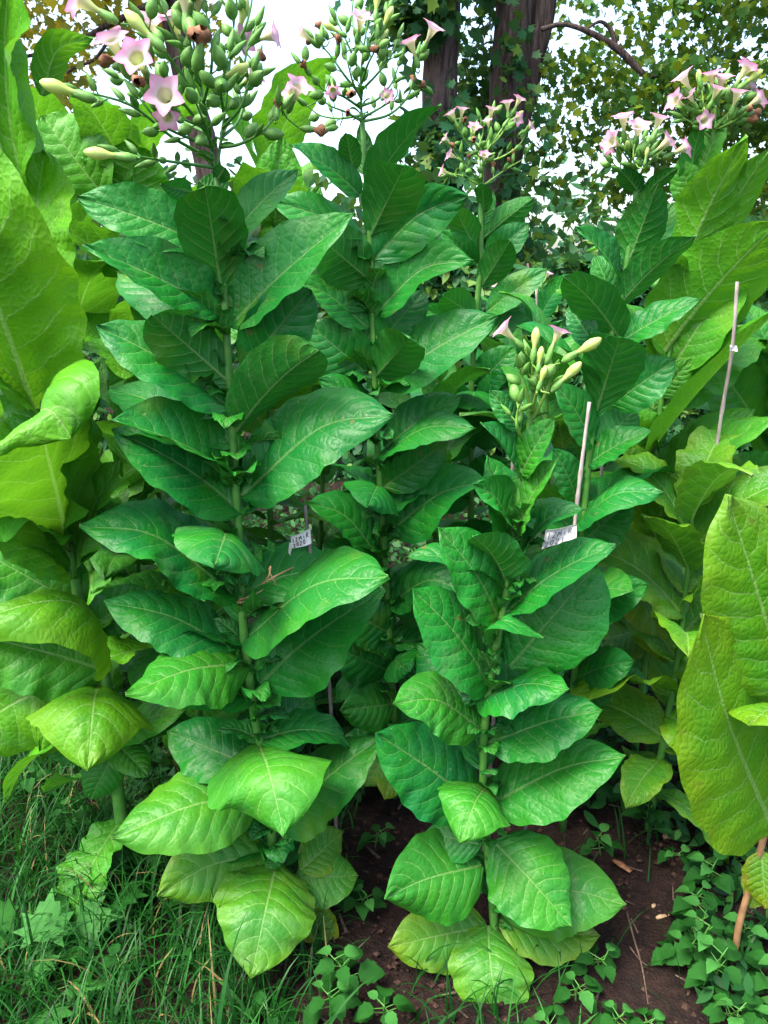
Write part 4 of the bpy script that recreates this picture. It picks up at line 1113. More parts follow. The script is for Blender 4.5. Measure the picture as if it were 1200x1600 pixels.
# ---- G: yellow-green plant cut by the right edge
YG = 1.40
G_ = thing('tobacco_plant', 'yellow-green tobacco plant at the right edge, two huge upright leaves on a brown stalk', 'plant', P(1150, 1480, YG), GRP)
G_.location.z = 0
stem_part(G_, YG, [(1216, 1000), (1212, 1180), (1200, 1280), (1176, 1370), (1156, 1440), (1148, 1490)], 0.006, 0.0075, 'stem_brown')
for k in [
    dict(a=(1206, 1292, 1094, 958, .10, 176, 1), m=(1140, 1130, .07), lite=.8, yel=.34, fine=.55, fold=.12, blunt=.74, wing=.25, calm=True),
    dict(a=(1230, 1080, 1136, 772, .02, 172, 1), m=(1178, 905, .02), lite=.70, yel=.25, fine=.5, fold=.05, blunt=.74, calm=True),
    dict(a=(1250, 1110, 1170, 1136, .22, 44, 1), lite=.8, yel=.3),
    dict(a=(1190, 1330, 1196, 1420, .04, 60, 1), lite=.6, yel=.8), dict(a=(1184, 1350, 1172, 1420, .0, 46, -1), lite=.6, yel=.7), dict(a=(1216, 1010, 1290, 800, .1, 130, 1), lite=.6, yel=.3),
]:
    a = k.pop('a'); px_leaf(G_, YG, *a, **k)

# ---- K: plant behind at the right edge
YK = 2.35
K_ = thing('tobacco_plant', 'green tobacco plant cut by the right edge behind the thin white-tagged stake', 'plant', P(1210, 1000, YK), GRP)
K_.location.z = 0
CK = stem_part(K_, YK, [(1212, 480), (1208, 640), (1200, 800), (1196, 960)], 0.006, 0.011, 'stem')
for k in [
    dict(a=(1186, 672, 1098, 546, .10, 92, 1), lite=.25, fine=.4), dict(a=(1205, 740, 1200, 560, .16, 90, -1), lite=.5), dict(a=(1200, 760, 1130, 720, .05, 90, 1), lite=.15), dict(a=(1200, 860, 1120, 740, .12, 90, 1), lite=.15),
    dict(a=(1200, 860, 1140, 790, .1, 80, 1), lite=.3, yel=.4), dict(a=(1205, 620, 1260, 480, .1, 80, 1), lite=.2), dict(a=(1200, 700, 1280, 640, .1, 90, 1), lite=.2), dict(a=(1205, 560, 1160, 470, -.1, 40, 1), lite=.1),
]:
    a = k.pop('a'); px_leaf(K_, YK, *a, **k)
back_leaves(K_, CK, 12, 0.31, -150, 100, lite=.2)

# ---- H: huge light green plant at the left edge
YH = 1.68
H_ = thing('tobacco_plant', 'huge light green tobacco plant at the left edge with giant ruffled leaves', 'plant', P(168, 1200, YH), GRP)
H_.location.z = 0
CH = stem_part(H_, YH, [(20, 300), (60, 560), (105, 850), (130, 960), (160, 1040), (172, 1120), (180, 1200)], 0.010, 0.017, 'stem')
for k in [
    dict(calm=True, a=(55, 650, -80, 190, .22, 200, -1), pts=[(26, 560, .10), (-6, 470, .18), (-46, 330, .24)], lite=1.0, yel=.0, wave=.16, fold=.04, pucker=1.6, fine=1.0, peak=.5, blunt=.7),
    dict(a=(78, 580, 70, 236, -.04, 130, 1), lite=.95, yel=.0, wave=.13, fine=.5, blunt=.65),
    dict(a=(22, 320, -30, -90, .05, 150, -1), lite=.5, wave=.10, fine=.9), dict(a=(40, 300, 36, -120, -.08, 84, 1), lite=.7, wave=.12, fine=.5),
    dict(a=(66, 150, 146, 60, .02, 46, -1), m=(90, 78), lite=.7),
    dict(a=(112, 890, 112, 684, .34, 128, -1), pts=[(98, 810, .06), (72, 705, .20), (60, 648, .29), (80, 642, .34)], lite=.75, wave=.12, fine=.3, peak=.62, blunt=.6),
    dict(a=(168, 1040, -60, 985, .30, 76, 1), pts=[(150, 965, .10), (100, 938, .18), (20, 950, .26)], lite=.75, yel=.15, fold=-.35, fine=.4),
    dict(a=(170, 1050, -60, 990, .06, 130, 1), lite=.35, wave=.08), dict(a=(152, 1072, 137, 1205, .36, 196, 1), m=(146, 1098, .22), lite=.72, yel=.18, fold=-.35, fine=.3, r=.66),
    dict(a=(165, 1100, -80, 1180, .14, 190, 1), m=(40, 1090, .07), lite=.62, yel=.16, fine=.5, r=.6), dict(a=(112, 900, -40, 770, .12, 100, 1), lite=.55, wave=.1), dict(a=(130, 950, -30, 860, .04, 130, 1), lite=.25, wave=.08),
    dict(a=(88, 700, 20, 560, -.1, 90, 1), lite=.4, wave=.12), dict(a=(105, 860, 165, 560, -.12, 80, 1), lite=.6, wave=.16, fold=.2), dict(a=(118, 900, 190, 720, -.05, 60, 1), lite=.45, wave=.15),
    dict(a=(175, 1150, 290, 1110, .05, 60, 1), lite=.35), dict(a=(178, 1160, 232, 1215, .1, 52, 1), lite=.35), dict(a=(178, 1150, 60, 1170, .1, 70, 1), lite=.3), dict(a=(176, 1180, 140, 1250, .05, 60, 1), lite=.1),
    dict(a=(140, 980, 230, 920, -.1, 70, 1), lite=.2, wave=.1), dict(a=(112, 890, 60, 640, -.12, 100, 1), lite=.4, wave=.12), dict(a=(95, 800, 20, 620, -.05, 110, 1), lite=.6, wave=.12),
]:
    a = k.pop('a'); px_leaf(H_, YH, *a, **k)
back_leaves(H_, CH, 14, 0.40, -170, 60, lite=.5, wave=.12, fine=.8)

# ---- I: light green ruffled plants behind A
for (lab, px, Y, top, n, L, lite, sd) in [
    ('light green ruffled tobacco plant behind the flower head of the big left plant', 235, 2.15, 285, 20, 0.39, .62, 1),
    ('light green ruffled tobacco plant seen between the left and centre flower heads', 425, 2.35, 265, 20, 0.39, .58, 2),
    ('pale green tobacco plant in the left background behind the giant leaves', 130, 2.35, 330, 18, 0.42, .60, 3),
    ('dark tobacco plant deep in the shade below the centre plant', 690, 2.5, 600, 16, 0.31, .10, 4),
    ('shaded tobacco plant behind the right front plant', 860, 2.35, 560, 16, 0.31, .12, 5),
    ('half hidden tobacco plant in the dark gap between the left plants', 270, 1.9, 560, 18, 0.31, .22, 6),
    ('yellowish tobacco plant low behind the right front plants', 1090, 1.85, 800, 20, 0.33, .45, 7),
    ('shaded tobacco plant filling the gap left of the centre plant stem', 500, 2.55, 560, 18, 0.33, .15, 8),
    ('shaded tobacco plant in the dark gap below the giant left leaves', 205, 2.3, 640, 16, 0.34, .25, 9),
    ('dark tobacco plant far behind the pale leaning stake', 930, 2.6, 560, 16, 0.33, .12, 10),
    ('shaded tobacco plant deep behind the twine tie', 345, 2.75, 520, 18, 0.36, .2, 11),
    ('far tobacco plant glimpsed right of the centre plant', 800, 3.1, 560, 14, 0.36, .15, 12),
    ('far shaded tobacco plant at the left edge behind everything', 20, 2.9, 420, 18, 0.42, .35, 13),
    ('dark tobacco plant in the lower gap between the two front plants', 560, 2.25, 900, 12, 0.26, .12, 14),
]:
    random.seed(100 + sd)
    pl = thing('tobacco_plant', lab, 'plant', P(px, 700, Y), GRP)
    x = pl.location.x
    zt = P(px, top, Y).z
    pl.location.z = 0
    c = [Vector((x + 0.02 * math.sin(t * .12 + sd), Y + 0.02 * math.cos(t * .1), zt * (1 - t / 29))) for t in range(30)]
    mb = MB(); mb.tube(c, list(np.linspace(0.006, 0.0115, 30)), 8); mb.build('stem', M['stem'], pl)
    for i in range(n):
        t = 0.02 + 0.9 * i / n
        b = c[int(t * 29)]
        az = i * 2.39996 + sd
        el = math.radians(70 - 75 * t + random.uniform(-8, 8))
        l = L * (0.6 + 0.5 * math.sin(math.pi * min(1, 0.2 + 0.8 * t))) * random.uniform(0.85, 1.1)
        az_leaf(pl, b, az, el, l, l * 0.48, droop=random.uniform(.15, .38), lite=lite * random.uniform(.75, 1.15), yel=.22 if sd == 7 else 0.05, wave=.11 if lite > .4 else .06, fine=.9, res=(26, 12))
# a few of their leaves that stand out in view
I1 = [o for o in bpy.data.objects if o.get('label', '').startswith('light green ruffled tobacco plant behind')][0]
I2 = [o for o in bpy.data.objects if o.get('label', '').startswith('light green ruffled tobacco plant seen')][0]
for k in [dict(a=(215, 335, 200, 216, .04, 104, -1), lite=.7), dict(a=(165, 310, 66, 182, .0, 110, 1), lite=.5, fine=.3, blunt=.6), dict(a=(185, 300, 150, 150, -.08, 84, 1), lite=.45, fine=1)]:
    a = k.pop('a'); px_leaf(I1, 2.1, *a, wave=.1, **k)
for k in [dict(a=(425, 410, 440, 210, .05, 92, 1), lite=.55, fine=1, wave=.14), dict(a=(410, 400, 375, 300, .1, 60, 1), lite=.75, wave=.12), dict(a=(440, 400, 500, 290, .0, 70, 1), lite=.5, wave=.1), dict(a=(430, 480, 450, 380, .1, 60, 1), lite=.6, wave=.12)]:
    a = k.pop('a'); px_leaf(I2, 2.3, *a, **k)

# ---- J: distant small flowering plant beside the thin stake
YJ = 3.0
J_ = thing('tobacco_plant', 'small distant tobacco plant with one pale flower beside a thin cane', 'plant', P(836, 700, YJ), GRP)
J_.location.z = 0
CJ = stem_part(J_, YJ, [(846, 436), (842, 480), (838, 560), (836, 680)], 0.005, 0.012)
for k in [dict(a=(842, 500, 892, 428, .1, 30, 1)), dict(a=(840, 520, 800, 470, .1, 32, 1)), dict(a=(840, 560, 880, 500, .1, 36, 1)), dict(a=(838, 580, 790, 540, .1, 40, 1)), dict(a=(838, 620, 890, 580, .1, 46, 1)), dict(a=(838, 640, 780, 610, .1, 46, 1))]:
    a = k.pop('a'); px_leaf(J_, YJ, *a, res=(16, 10), **k)
inflorescence(J_, YJ, [[(846, 470, 0), (848, 450, 0), (850, 440, 0)], [(845, 468, 0), (838, 456, 0), (832, 450, 0)]], [(856, 428, .05, .3, -.7, .4, 'f', .7), (840, 436, .05, -.3, -.8, .3, 'l', .6), (776, 446, .0, -.5, -.5, .5, 'f', .6)], sc=1.1, spacing=.025, seed=3, mix=(.3, .7, 0))

# ================================================================== STAKES, TAGS, TWINE
def stake(label, pts, rad, mat='stake', nodes=6, seed=0):
    """pts: (px,py,Y) from top to foot"""
    q = [P(*p) for p in pts]
    d = (q[-1] - q[-2]).normalized()
    if q[-1].z > 0: q.append(q[-1] + d * (q[-1].z + 0.03) / max(0.2, -d.z))
    c = [Vector(x) for x in spline(q, 60)]
    rr = random.Random(seed)
    rads = []
    at = sorted(rr.randint(4, 55) for _ in range(nodes))
    for i in range(60):
        b = 1.0 + (0.28 if i in at else 0.0) + rr.uniform(-.03, .03)
        rads.append(rad * b * (0.86 + 0.14 * i / 59))
    o = thing('garden_stake', label, 'stake', (q[-1].x, q[-1].y, 0), 'garden stakes')
    mb = MB(); mb.tube(c, rads, 10)
    mb.build('cane', M[mat], o)
    return c
S1 = stake('grey cane stake tied to the big left plant, bearing the IZMIR 2020 tag', [(476, 790, 1.60), (487, 880, 1.60), (505, 1010, 1.60), (516, 1090, 1.60), (527, 1330, 1.60)], 0.0046, 'stake_dark', seed=1)
S2 = stake('pale cane stake leaning behind the right front plant, bearing a white tag', [(921, 628, 1.60), (900, 800, 1.57), (872, 1070, 1.53), (784, 1440, 1.47)], 0.0043, seed=2)
S3 = stake('thin pale cane stake at the right edge rising among light green leaves', [(1152, 440, 1.93), (1144, 545, 1.93), (1126, 655, 1.95), (1105, 800, 1.97)], 0.0048, seed=3)
S4 = stake('very thin distant cane stake left of the small pale flower', [(838, 452, 2.9), (840, 520, 2.9), (842, 640, 2.9)], 0.005, seed=4)
S5 = stake('short dark brown cane stub between the right plants', [(942, 712, 2.0), (937, 770, 2.02), (925, 900, 2.1)], 0.0045, 'stake_dark', seed=5)
S6 = stake('dark cane half hidden left of the pale stake', [(802, 716, 1.62), (795, 790, 1.62), (780, 1000, 1.62)], 0.005, 'stake_dark', seed=6)

GLYPH = {'I': [[(.5, 0), (.5, 1)]], 'i': [[(.5, 0), (.5, .6)], [(.5, .82), (.5, .95)]], 'Z': [[(.05, 1), (.9, 1), (.1, .05), (.95, 0)]], 'M': [[(.05, 0), (.15, 1), (.5, .4), (.85, 1), (.95, 0)]],
         'R': [[(.1, 0), (.1, 1), (.7, .95), (.75, .6), (.15, .5), (.9, 0)]], '2': [[(.1, .75), (.4, 1), (.8, .8), (.7, .5), (.1, 0), (.9, .02)]],
         '0': [[(.5, 1), (.15, .75), (.15, .25), (.5, 0), (.85, .25), (.85, .75), (.5, 1)]]}

def paper_tag(label, corners, Y, lines, ink, bend=0.012, tail=None, blank=False):
    """corners px: top-left, top-right, bottom-right, bottom-left; Y depth of each end"""
    tl, tr, br, bl = [P(x, y, Y) for x, y in corners]
    o = thing('paper_tag', label, 'tag', (bl + br) / 2)
    nrm = (tr - tl).cross(bl - tl).normalized()
    if nrm.dot(CAMP - tl) < 0: nrm = -nrm
    def f(u, v, off=0.0):
        p = tl.lerp(tr, u).lerp(bl.lerp(br, u), v)
        return p + nrm * (bend * math.sin(u * math.pi) * (0.4 + 0.6 * v) + 0.004 * math.sin(5 * u + 3 * v) + off)
    n, m = 12, 5
    vs, fs = [], []
    for k in (0.0, -0.0006):
        for i in range(n + 1):
            for j in range(m + 1):
                vs.append(f(i / n, j / m, k))
    q = (n + 1) * (m + 1)
    for i in range(n):
        for j in range(m):
            a = i * (m + 1) + j
            fs.append((a, a + m + 1, a + m + 2, a + 1)); fs.append((q + a + 1, q + a + m + 2, q + a + m + 1, q + a))
    ring = [i * (m + 1) for i in range(n + 1)] + [n * (m + 1) + j for j in range(1, m + 1)] + [i * (m + 1) + m for i in range(n - 1, -1, -1)] + [j for j in range(m - 1, 0, -1)]
    for a, b in zip(ring, ring[1:] + ring[:1]): fs.append((a, b, b + q, a + q))
    pm = mesh_obj('paper', vs, fs, M['paper'], o)
    if tail:
        t = [P(x, y, Y) for x, y in tail]
        c = spline(t, 12)
        wd = (tl - bl).normalized()
        vs, fs = [], []
        for i, x in enumerate(c):
            w = 0.0045 * (1 - i / 16)
            sd = RGT * w + nrm * w * 0.6
            vs += [Vector(x) - sd, Vector(x) + sd + nrm * .002]
        for i in range(11): fs.append((2 * i, 2 * i + 1, 2 * i + 3, 2 * i + 2))
        mesh_obj('tail', vs, fs, M['paper'], o)
    if lines:
        mb = MB()
        for (txt, u0, v0, du, gw, gh, slope) in lines:
            for i, ch in enumerate(txt):
                for st in GLYPH[ch]:
                    pts = [(u0 + i * du + x * gw, v0 - y * gh + slope * (i * du + x * gw)) for x, y in st]
                    for (ua, va), (ub, vb) in zip(pts, pts[1:]):
                        a, b = f(ua, va, .0010), f(ub, vb, .0010)
                        sdv = (b - a).cross(nrm).normalized() * 0.00085
                        mb.add([a - sdv, a + sdv, b + sdv, b - sdv], [(0, 1, 2, 3)])
        mb.build('lettering', M[ink], o, smooth=False)
    return o
paper_tag('white paper tag handwritten in brown, wrapped round the grey stake', [(454, 838), (484.5, 826), (487, 848), (457, 857)], 1.58,
          [('IZMiR', .05, .50, .18, .13, .30, .0), ('2020', .08, .92, .17, .12, .30, -.1)], 'ink', .010, [(455, 848), (452.5, 864), (454, 871), (457, 875)])
paper_tag('white paper tag handwritten in grey pencil on the pale leaning stake', [(853, 828), (902, 820), (900, 840), (846, 858)], 1.535,
          [('IZMiR', .06, .50, .17, .12, .34, .0), ('202I', .05, .94, .16, .12, .32, .0)], 'pencil', .006)
paper_tag('small blank white tag on the thin cane at the right edge', [(1140, 538), (1152, 540), (1151, 549), (1139, 547)], 1.915, None, 'ink', .004)
paper_tag('tiny white tag on the distant thin cane behind the pink flowers', [(829, 504), (839, 497), (839, 505), (832, 510)], 2.87, None, 'ink', .004)

tw = thing('twine_tie', 'brown twine loop tying the big left plant to the grey stake', 'twine', P(430, 905, 1.54))
def twine(nm, pts, r=0.0016):
    c = [Vector(x) for x in spline([P(*p) for p in pts], 40)]
    mb = MB()
    for ph in (0, math.pi):
        cc = []
        for i, x in enumerate(c):
            an = i * 1.1 + ph
            cc.append(x + RGT * math.cos(an) * r * 0.45 + UPV * math.sin(an) * r * 0.7)
        mb.tube(cc, r * 0.75, 6)
    mb.build(nm, M['twine'], tw)
twine('strand', [(372, 938, 1.487), (395, 930, 1.49), (430, 912, 1.52), (465, 890, 1.57), (489, 878, 1.59)])
twine('strand', [(490, 874, 1.594), (465, 884, 1.57), (435, 898, 1.515), (410, 912, 1.485)])
twine('knot', [(412, 912, 1.485), (420, 900, 1.47), (423, 885, 1.47), (421, 893, 1.475), (428, 906, 1.475), (432, 914, 1.485)])
twine('loop', [(364, 936, 1.51), (368, 940, 1.485), (378, 941, 1.48), (388, 936, 1.485), (390, 932, 1.51)])

# ================================================================== GRASS, WEEDS, SOIL BITS
def grass_field(name, label, regions, seed):
    rg = np.random.default_rng(seed)
    V, T, tint = [], [], []
    seg = 5
    for (x0, x1, y0, y1, n, l0, l1, wd, keep) in regions:
        for _ in range(n):
            x, y = rg.uniform(x0, x1), rg.uniform(y0, y1)
            if keep is not None and rg.uniform() > keep(x, y): continue
            l = rg.uniform(l0, l1); w = wd * (rg.uniform(.5, 1.2) if rg.uniform() < .8 else rg.uniform(1.4, 2.4))
            az = rg.uniform(0, 2 * math.pi); el = math.radians(rg.uniform(55, 88)); cur = rg.uniform(.15, .55)
            p = np.array([x, y, float(ground_h(x, y)) - .004]); e = el
            sd = np.array([math.cos(az), -math.sin(az), 0.0])
            h = np.array([math.sin(az), math.cos(az), 0.0])
            base = len(V)
            twi = rg.uniform(-.8, .8)
            for i in range(seg + 1):
                t = i / seg
                ww = w * (1 - t ** 1.8) * .5 + .0002
                s2 = sd * math.cos(twi * t) + h * math.sin(twi * t)
                V.append(p - s2 * ww); V.append(p + s2 * ww)
                p = p + (h * math.cos(e) + np.array([0, 0, math.sin(e)])) * (l / seg)
                e -= cur * (0.4 + t)
            for i in range(seg):
                a = base + 2 * i
                T.append((a, a + 1, a + 3, a + 2))
            tint += [(rg.uniform(), rg.uniform(), 1.0 if rg.uniform() < .035 else 0.0)] * (2 * seg + 2)
    o = mesh_obj(name, V, T, M['grass'], None, True)
    at = o.data.color_attributes.new('tint', 'FLOAT_COLOR', 'POINT')
    c = np.ones((len(V), 4), dtype=np.float32); c[:, :3] = np.array(tint)
    at.data.foreach_set('color', c.reshape(-1))
    tag(o, label, 'grass', None, 'stuff')
    return o
def kl(x, y):
    return 1.0 if x < -0.28 else max(0.0, 1 - (x + 0.28) / 0.22)
def kp(x, y):
    return 0.5 + 0.5 * math.sin(x * 7 + 1.3) * math.cos(y * 6)
grass_field('grass', 'dense green grass filling the lower left corner', [
    (-1.9, -0.06, 0.75, 3.0, 18000, .06, .23, .0042, kl),
    (-1.9, -0.2, 0.75, 2.2, 380, .20, .36, .0058, kl),
    (0.05, 0.42, 1.02, 1.42, 240, .06, .18, .005, kp),
    (0.42, 1.4, 0.9, 2.4, 260, .06, .20, .004, kp),
], 5)

def ovate(n=5, k=1.0, teeth=0.0):
    """small leaf in local axes: y along, x across, base at origin, unit length; folded along the midrib"""
    vs = [(0, 0, 0)]
    L, R, C = [], [], []
    for i in range(1, n + 1):
        t = i / (n + 1)
        w = k * 0.40 * (math.sin(math.pi * t ** 0.72)) ** 0.85 * (1 + (teeth if i % 2 else -teeth))
        z = 0.10 * math.sin(t * math.pi) - 0.18 * t * t
        C.append((0, t, z)); L.append((-w, t - 0.03, z + w * .28)); R.append((w, t - 0.03, z + w * .28))
    tip = (0, 1.0, -0.2)
    vs = [(0, 0, 0)] + C + L + R + [tip]
    c = lambda i: 1 + i; l = lambda i: 1 + n + i; r = lambda i: 1 + 2 * n + i; e = 1 + 3 * n
    fs = [(0, c(0), l(0)), (0, r(0), c(0))]
    for i in range(n - 1):
        fs += [(l(i), c(i), c(i + 1), l(i + 1)), (c(i), r(i), r(i + 1), c(i + 1))]
    fs += [(l(n - 1), c(n - 1), e), (c(n - 1), r(n - 1), e)]
    return vs, fs
_v, _f = ovate(7, 1.0, 0.09); WEED_ME = raw_mesh('weed_leaf', _v, _f, M['weed'])
_v, _f = ovate(7, .9, 0.07); WEEDP_ME = raw_mesh('pale_weed_leaf', _v, _f, M['weed_pale'])
def lobed():
    pts = [(0, 0), (.14, .02), (.42, -.10), (.36, .10), (.62, .22), (.40, .30), (.52, .58), (.26, .52), (.20, .78), (.10, .76), (0, 1.05)]
    out = pts + [(-x, y) for x, y in pts[-2:0:-1]]
    vs = [(0, .36, .03)] + [(x, y, -.10 * (x * x + (y - .36) ** 2) - 0.06 * abs(x) + (.03 if i % 2 else 0)) for i, (x, y) in enumerate(out)]
    n = len(out)
    return vs, [(0, 1 + i, 1 + (i + 1) % n) for i in range(n)]
_v, _f = lobed(); LOBED_ME = raw_mesh('lobed_leaf', _v, _f, M['weed_pale'])
_v, _f = lobed(); LOBED_D_ME = raw_mesh('lobed_leaf_dark', _v, _f, M['weed'])

def weed(name, label, x, y, h, leaves, size, group, me=WEED_ME, top_me=None, seed=0, low=False):
    rr = random.Random(seed)
    z0 = float(ground_h(x, y)) - .004
    o = thing(name, label, 'weed', (x, y, z0), group)
    lean = Vector((rr.uniform(-.3, .3), rr.uniform(-.35, .05), 1)).normalized()
    c = [Vector((x, y, z0)) + lean * h * t + Vector((0, -.03 * t * t, 0)) for t in np.linspace(0, 1, 7)]
    mb = MB()
    mb.tube(c, list(np.linspace(.0026, .0013, 7)), 5)
    spots = []
    for i in range(leaves):
        t = 0.25 + 0.75 * i / max(1, leaves - 1) if not low else rr.uniform(0.0, 0.25)
        b = c[min(6, int(t * 6))]
        az = i * (1.57 if i % 2 else 4.71) + (i // 2) * 1.4 + rr.uniform(-.3, .3)
        el = rr.uniform(.05, .55) if not low else rr.uniform(.3, .9)
        d = Vector((math.sin(az) * math.cos(el), math.cos(az) * math.cos(el), math.sin(el)))
        pl = size * rr.uniform(.25, .5) * (2.2 if low else 1)
        e = b + d * pl
        mb.tube([b, e], [.0012, .0009], 4, cap=False)
        spots.append((e, d, size * (rr.uniform(.75, 1.15)) * (1 - .35 * t * (not low))))
    mb.build('stem', M['stem'], o)
    for i, (e, d, s) in enumerate(spots):
        mm = top_me if (top_me and i >= len(spots) - 2) else me
        lf = bpy.data.objects.new('leaf', mm)
        COL.objects.link(lf)
        d2 = Vector((d.x, d.y, d.z - rr.uniform(.2, .7))).normalized()
        up = Vector((rr.gauss(0, .2), rr.gauss(0, .2) - .15, 1))
        xax = d2.cross(up).normalized(); zax = xax.cross(d2)
        mt = Matrix((xax, d2, zax)).transposed().to_4x4()
        lf.parent = o
        lf.matrix_parent_inverse = Matrix.Translation(-o.location)
        lf.matrix_basis = Matrix.Translation(e) @ mt @ Matrix.Scale(s, 4)
    return o
def wpx(name, label, px, py, h, n, s, group, **k):
    g = G(px, py)
    return weed(name, label, g.x, g.y, h, n, s, group, **k)
sd = 200
for (lab, px, py, h, n, s) in [
    ('toothed green weed between the two front plants, nearest the camera', 555, 1540, .16, 10, .062),
    ('small weed on bare soil between the front plants', 585, 1325, .10, 8, .05),
    ('leafy weed on bare soil right of the front plant, closest to the plant', 940, 1330, .10, 8, .055),
    ('tiny seedling weed in the middle of the bare soil', 1050, 1335, .06, 7, .045),
    ('weed in the dark soil gap under the right plants', 985, 1250, .12, 9, .06),
    ('broad weed under the tip of the yellow-green leaf', 1090, 1420, .12, 10, .06),
    ('tall leafy weed at lower right beside the brown stalk', 1085, 1500, .16, 12, .062),
    ('leafy weed at lower right, left of the thin grass stalks', 1120, 1540, .14, 12, .062),
    ('weed clump in the bottom right corner', 1190, 1610, .13, 10, .06),
    ('weed under the giant yellow leaf at the right edge', 1150, 1350, .15, 12, .065),
    ('shaded weed behind the giant yellow leaf', 1120, 1270, .15, 12, .065),
    ('round-leaved weed at the foot of the right front plant', 900, 1560, .08, 9, .055),
    ('round-leaved weed at the bottom edge right of the lowest leaf', 860, 1610, .08, 9, .05),
    ('small weed left of the lowest left leaf of the right plant', 600, 1590, .10, 9, .055),
    ('weed beside the brown stalk foot', 1165, 1480, .10, 9, .055),
    ('shaded weed in the dark hollow right of centre', 1040, 1180, .14, 10, .065),
    ('shaded weed deep under the right plants', 1000, 1120, .14, 10, .065),
    ('weed with small leaves at the bottom right edge', 1010, 1590, .07, 8, .045),
    ('broad weed right of the tan wood chip', 1075, 1455, .12, 12, .06),
    ('leafy weed just below the tan wood chip', 1050, 1485, .10, 10, .055),
    ('weed right of the thin grass stalks near the bottom', 1140, 1590, .12, 12, .06),
    ('weed between the brown stalk and the bottom right corner', 1185, 1540, .14, 12, .06),
    ('shaded weed above the bare soil patch', 1010, 1290, .12, 10, .06),
    ('shaded weed right of the bare soil patch', 1110, 1375, .12, 12, .06),
    ('dark weed under the lowest yellow leaf tip on the right', 925, 1500, .08, 10, .055),
    ('weed at the bottom edge below the twigs', 960, 1600, .08, 10, .05),
    ('small weed left of the stake foot between the plants', 520, 1580, .10, 10, .055),
    ('dark weed under the right leaves of the big left plant', 560, 1420, .09, 9, .055),
]:
    sd += 1
    wpx('weed', lab, px, py, h, n, s, 'weeds on the bare soil', seed=sd, top_me=WEEDP_ME)
for (lab, px, py, h, n, s, me) in [
    ('pale lobed-leaf weed in the grass at the left edge', 75, 1470, .10, 6, .10, LOBED_ME),
    ('lobed-leaf weed among tall grass right of the pale one', 150, 1430, .10, 6, .09, LOBED_D_ME),
    ('broad-leaved weed at the grass edge under the left plant', 235, 1360, .12, 10, .065, WEED_ME),
    ('lobed weed lying in the grass in the bottom left corner', 60, 1560, .06, 5, .11, LOBED_ME),
    ('dark broad-leaved weed under the drooping yellow leaf', 120, 1300, .12, 10, .06, WEED_ME),
    ('dark weed in the shade below the left edge plant', 60, 1265, .12, 10, .06, WEED_ME),
    ('small round weed in the grass below the lowest left leaf', 300, 1480, .07, 9, .05, WEED_ME),
    ('small dark weed in the grass near the bottom edge', 420, 1580, .07, 9, .05, WEED_ME),
    ('broad-leaved weed beneath the big left plant', 215, 1290, .12, 10, .06, WEED_ME),
    ('dark weed in the gap between grass and left plant stem', 300, 1420, .10, 10, .055, WEED_ME),
    ('small leafy weed in the grass right of the lobed weeds', 210, 1520, .08, 9, .05, WEED_ME),
]:
    sd += 1
    wpx('weed', lab, px, py, h, n, s, 'weeds in the grass', me=me, seed=sd, low=(me in (LOBED_ME, LOBED_D_ME)))

# low ground cover in the shade between and behind the plants
rg = np.random.default_rng(70)
n = 32000
gx, gy = rg.uniform(-3.4, 3.6, n), 1.25 + 4.1 * rg.uniform(0, 1, n) ** 1.2
okk = (gy > 2.0 + 0.25 * np.sin(gx * 4)) | (gx > 0.74 + 0.08 * np.sin(gy * 9)) | ((gx > 0.42) & (gy > 1.85))
gx, gy = gx[okk], gy[okk]
gz = ground_h(gx, gy) + 0.02 + (0.10 + 0.10 * np.sin(gx * 5.3) * np.cos(gy * 4.1)) * rg.uniform(0.1, 1.3, len(gx))
gc = leaf_mass('ground_cover', np.stack([gx, gy, np.maximum(gz, .012)], -1), 0.05, 'weedmass', None, LEAFO, 1.2, 71)
tag(gc, 'low dark weeds carpeting the shaded ground behind the front plants', 'ground cover', None, 'stuff')

# clods and crumbs of soil: nobody could count them
rg = np.random.default_rng(77)
V, Fc = [], []
for _ in range(9000):
    x, y = rg.uniform(-.5, 1.5), rg.uniform(.9, 2.7)
    s = .0018 + .010 * rg.uniform() ** 3.6
    z = float(ground_h(x, y)) + s * .25
    o = len(V)
    for dx, dy, dz in ((1, 0, 0), (-1, 0, 0), (0, 1, 0), (0, -1, 0), (0, 0, .8), (0, 0, -.8)):
        j = rg.uniform(.65, 1.25)
        V.append((x + dx * s * j + rg.uniform(-.2, .2) * s, y + dy * s * j + rg.uniform(-.2, .2) * s, z + dz * s * j))
    for f in ((0, 2, 4), (2, 1, 4), (1, 3, 4), (3, 0, 4), (2, 0, 5), (1, 2, 5), (3, 1, 5), (0, 3, 5)): Fc.append(tuple(i + o for i in f))
tag(mesh_obj('soil_crumbs', V, Fc, M['clod'], None, False), 'loose reddish brown crumbs of soil on the bare bed', 'soil', None, 'stuff')
V, Fc = [], []
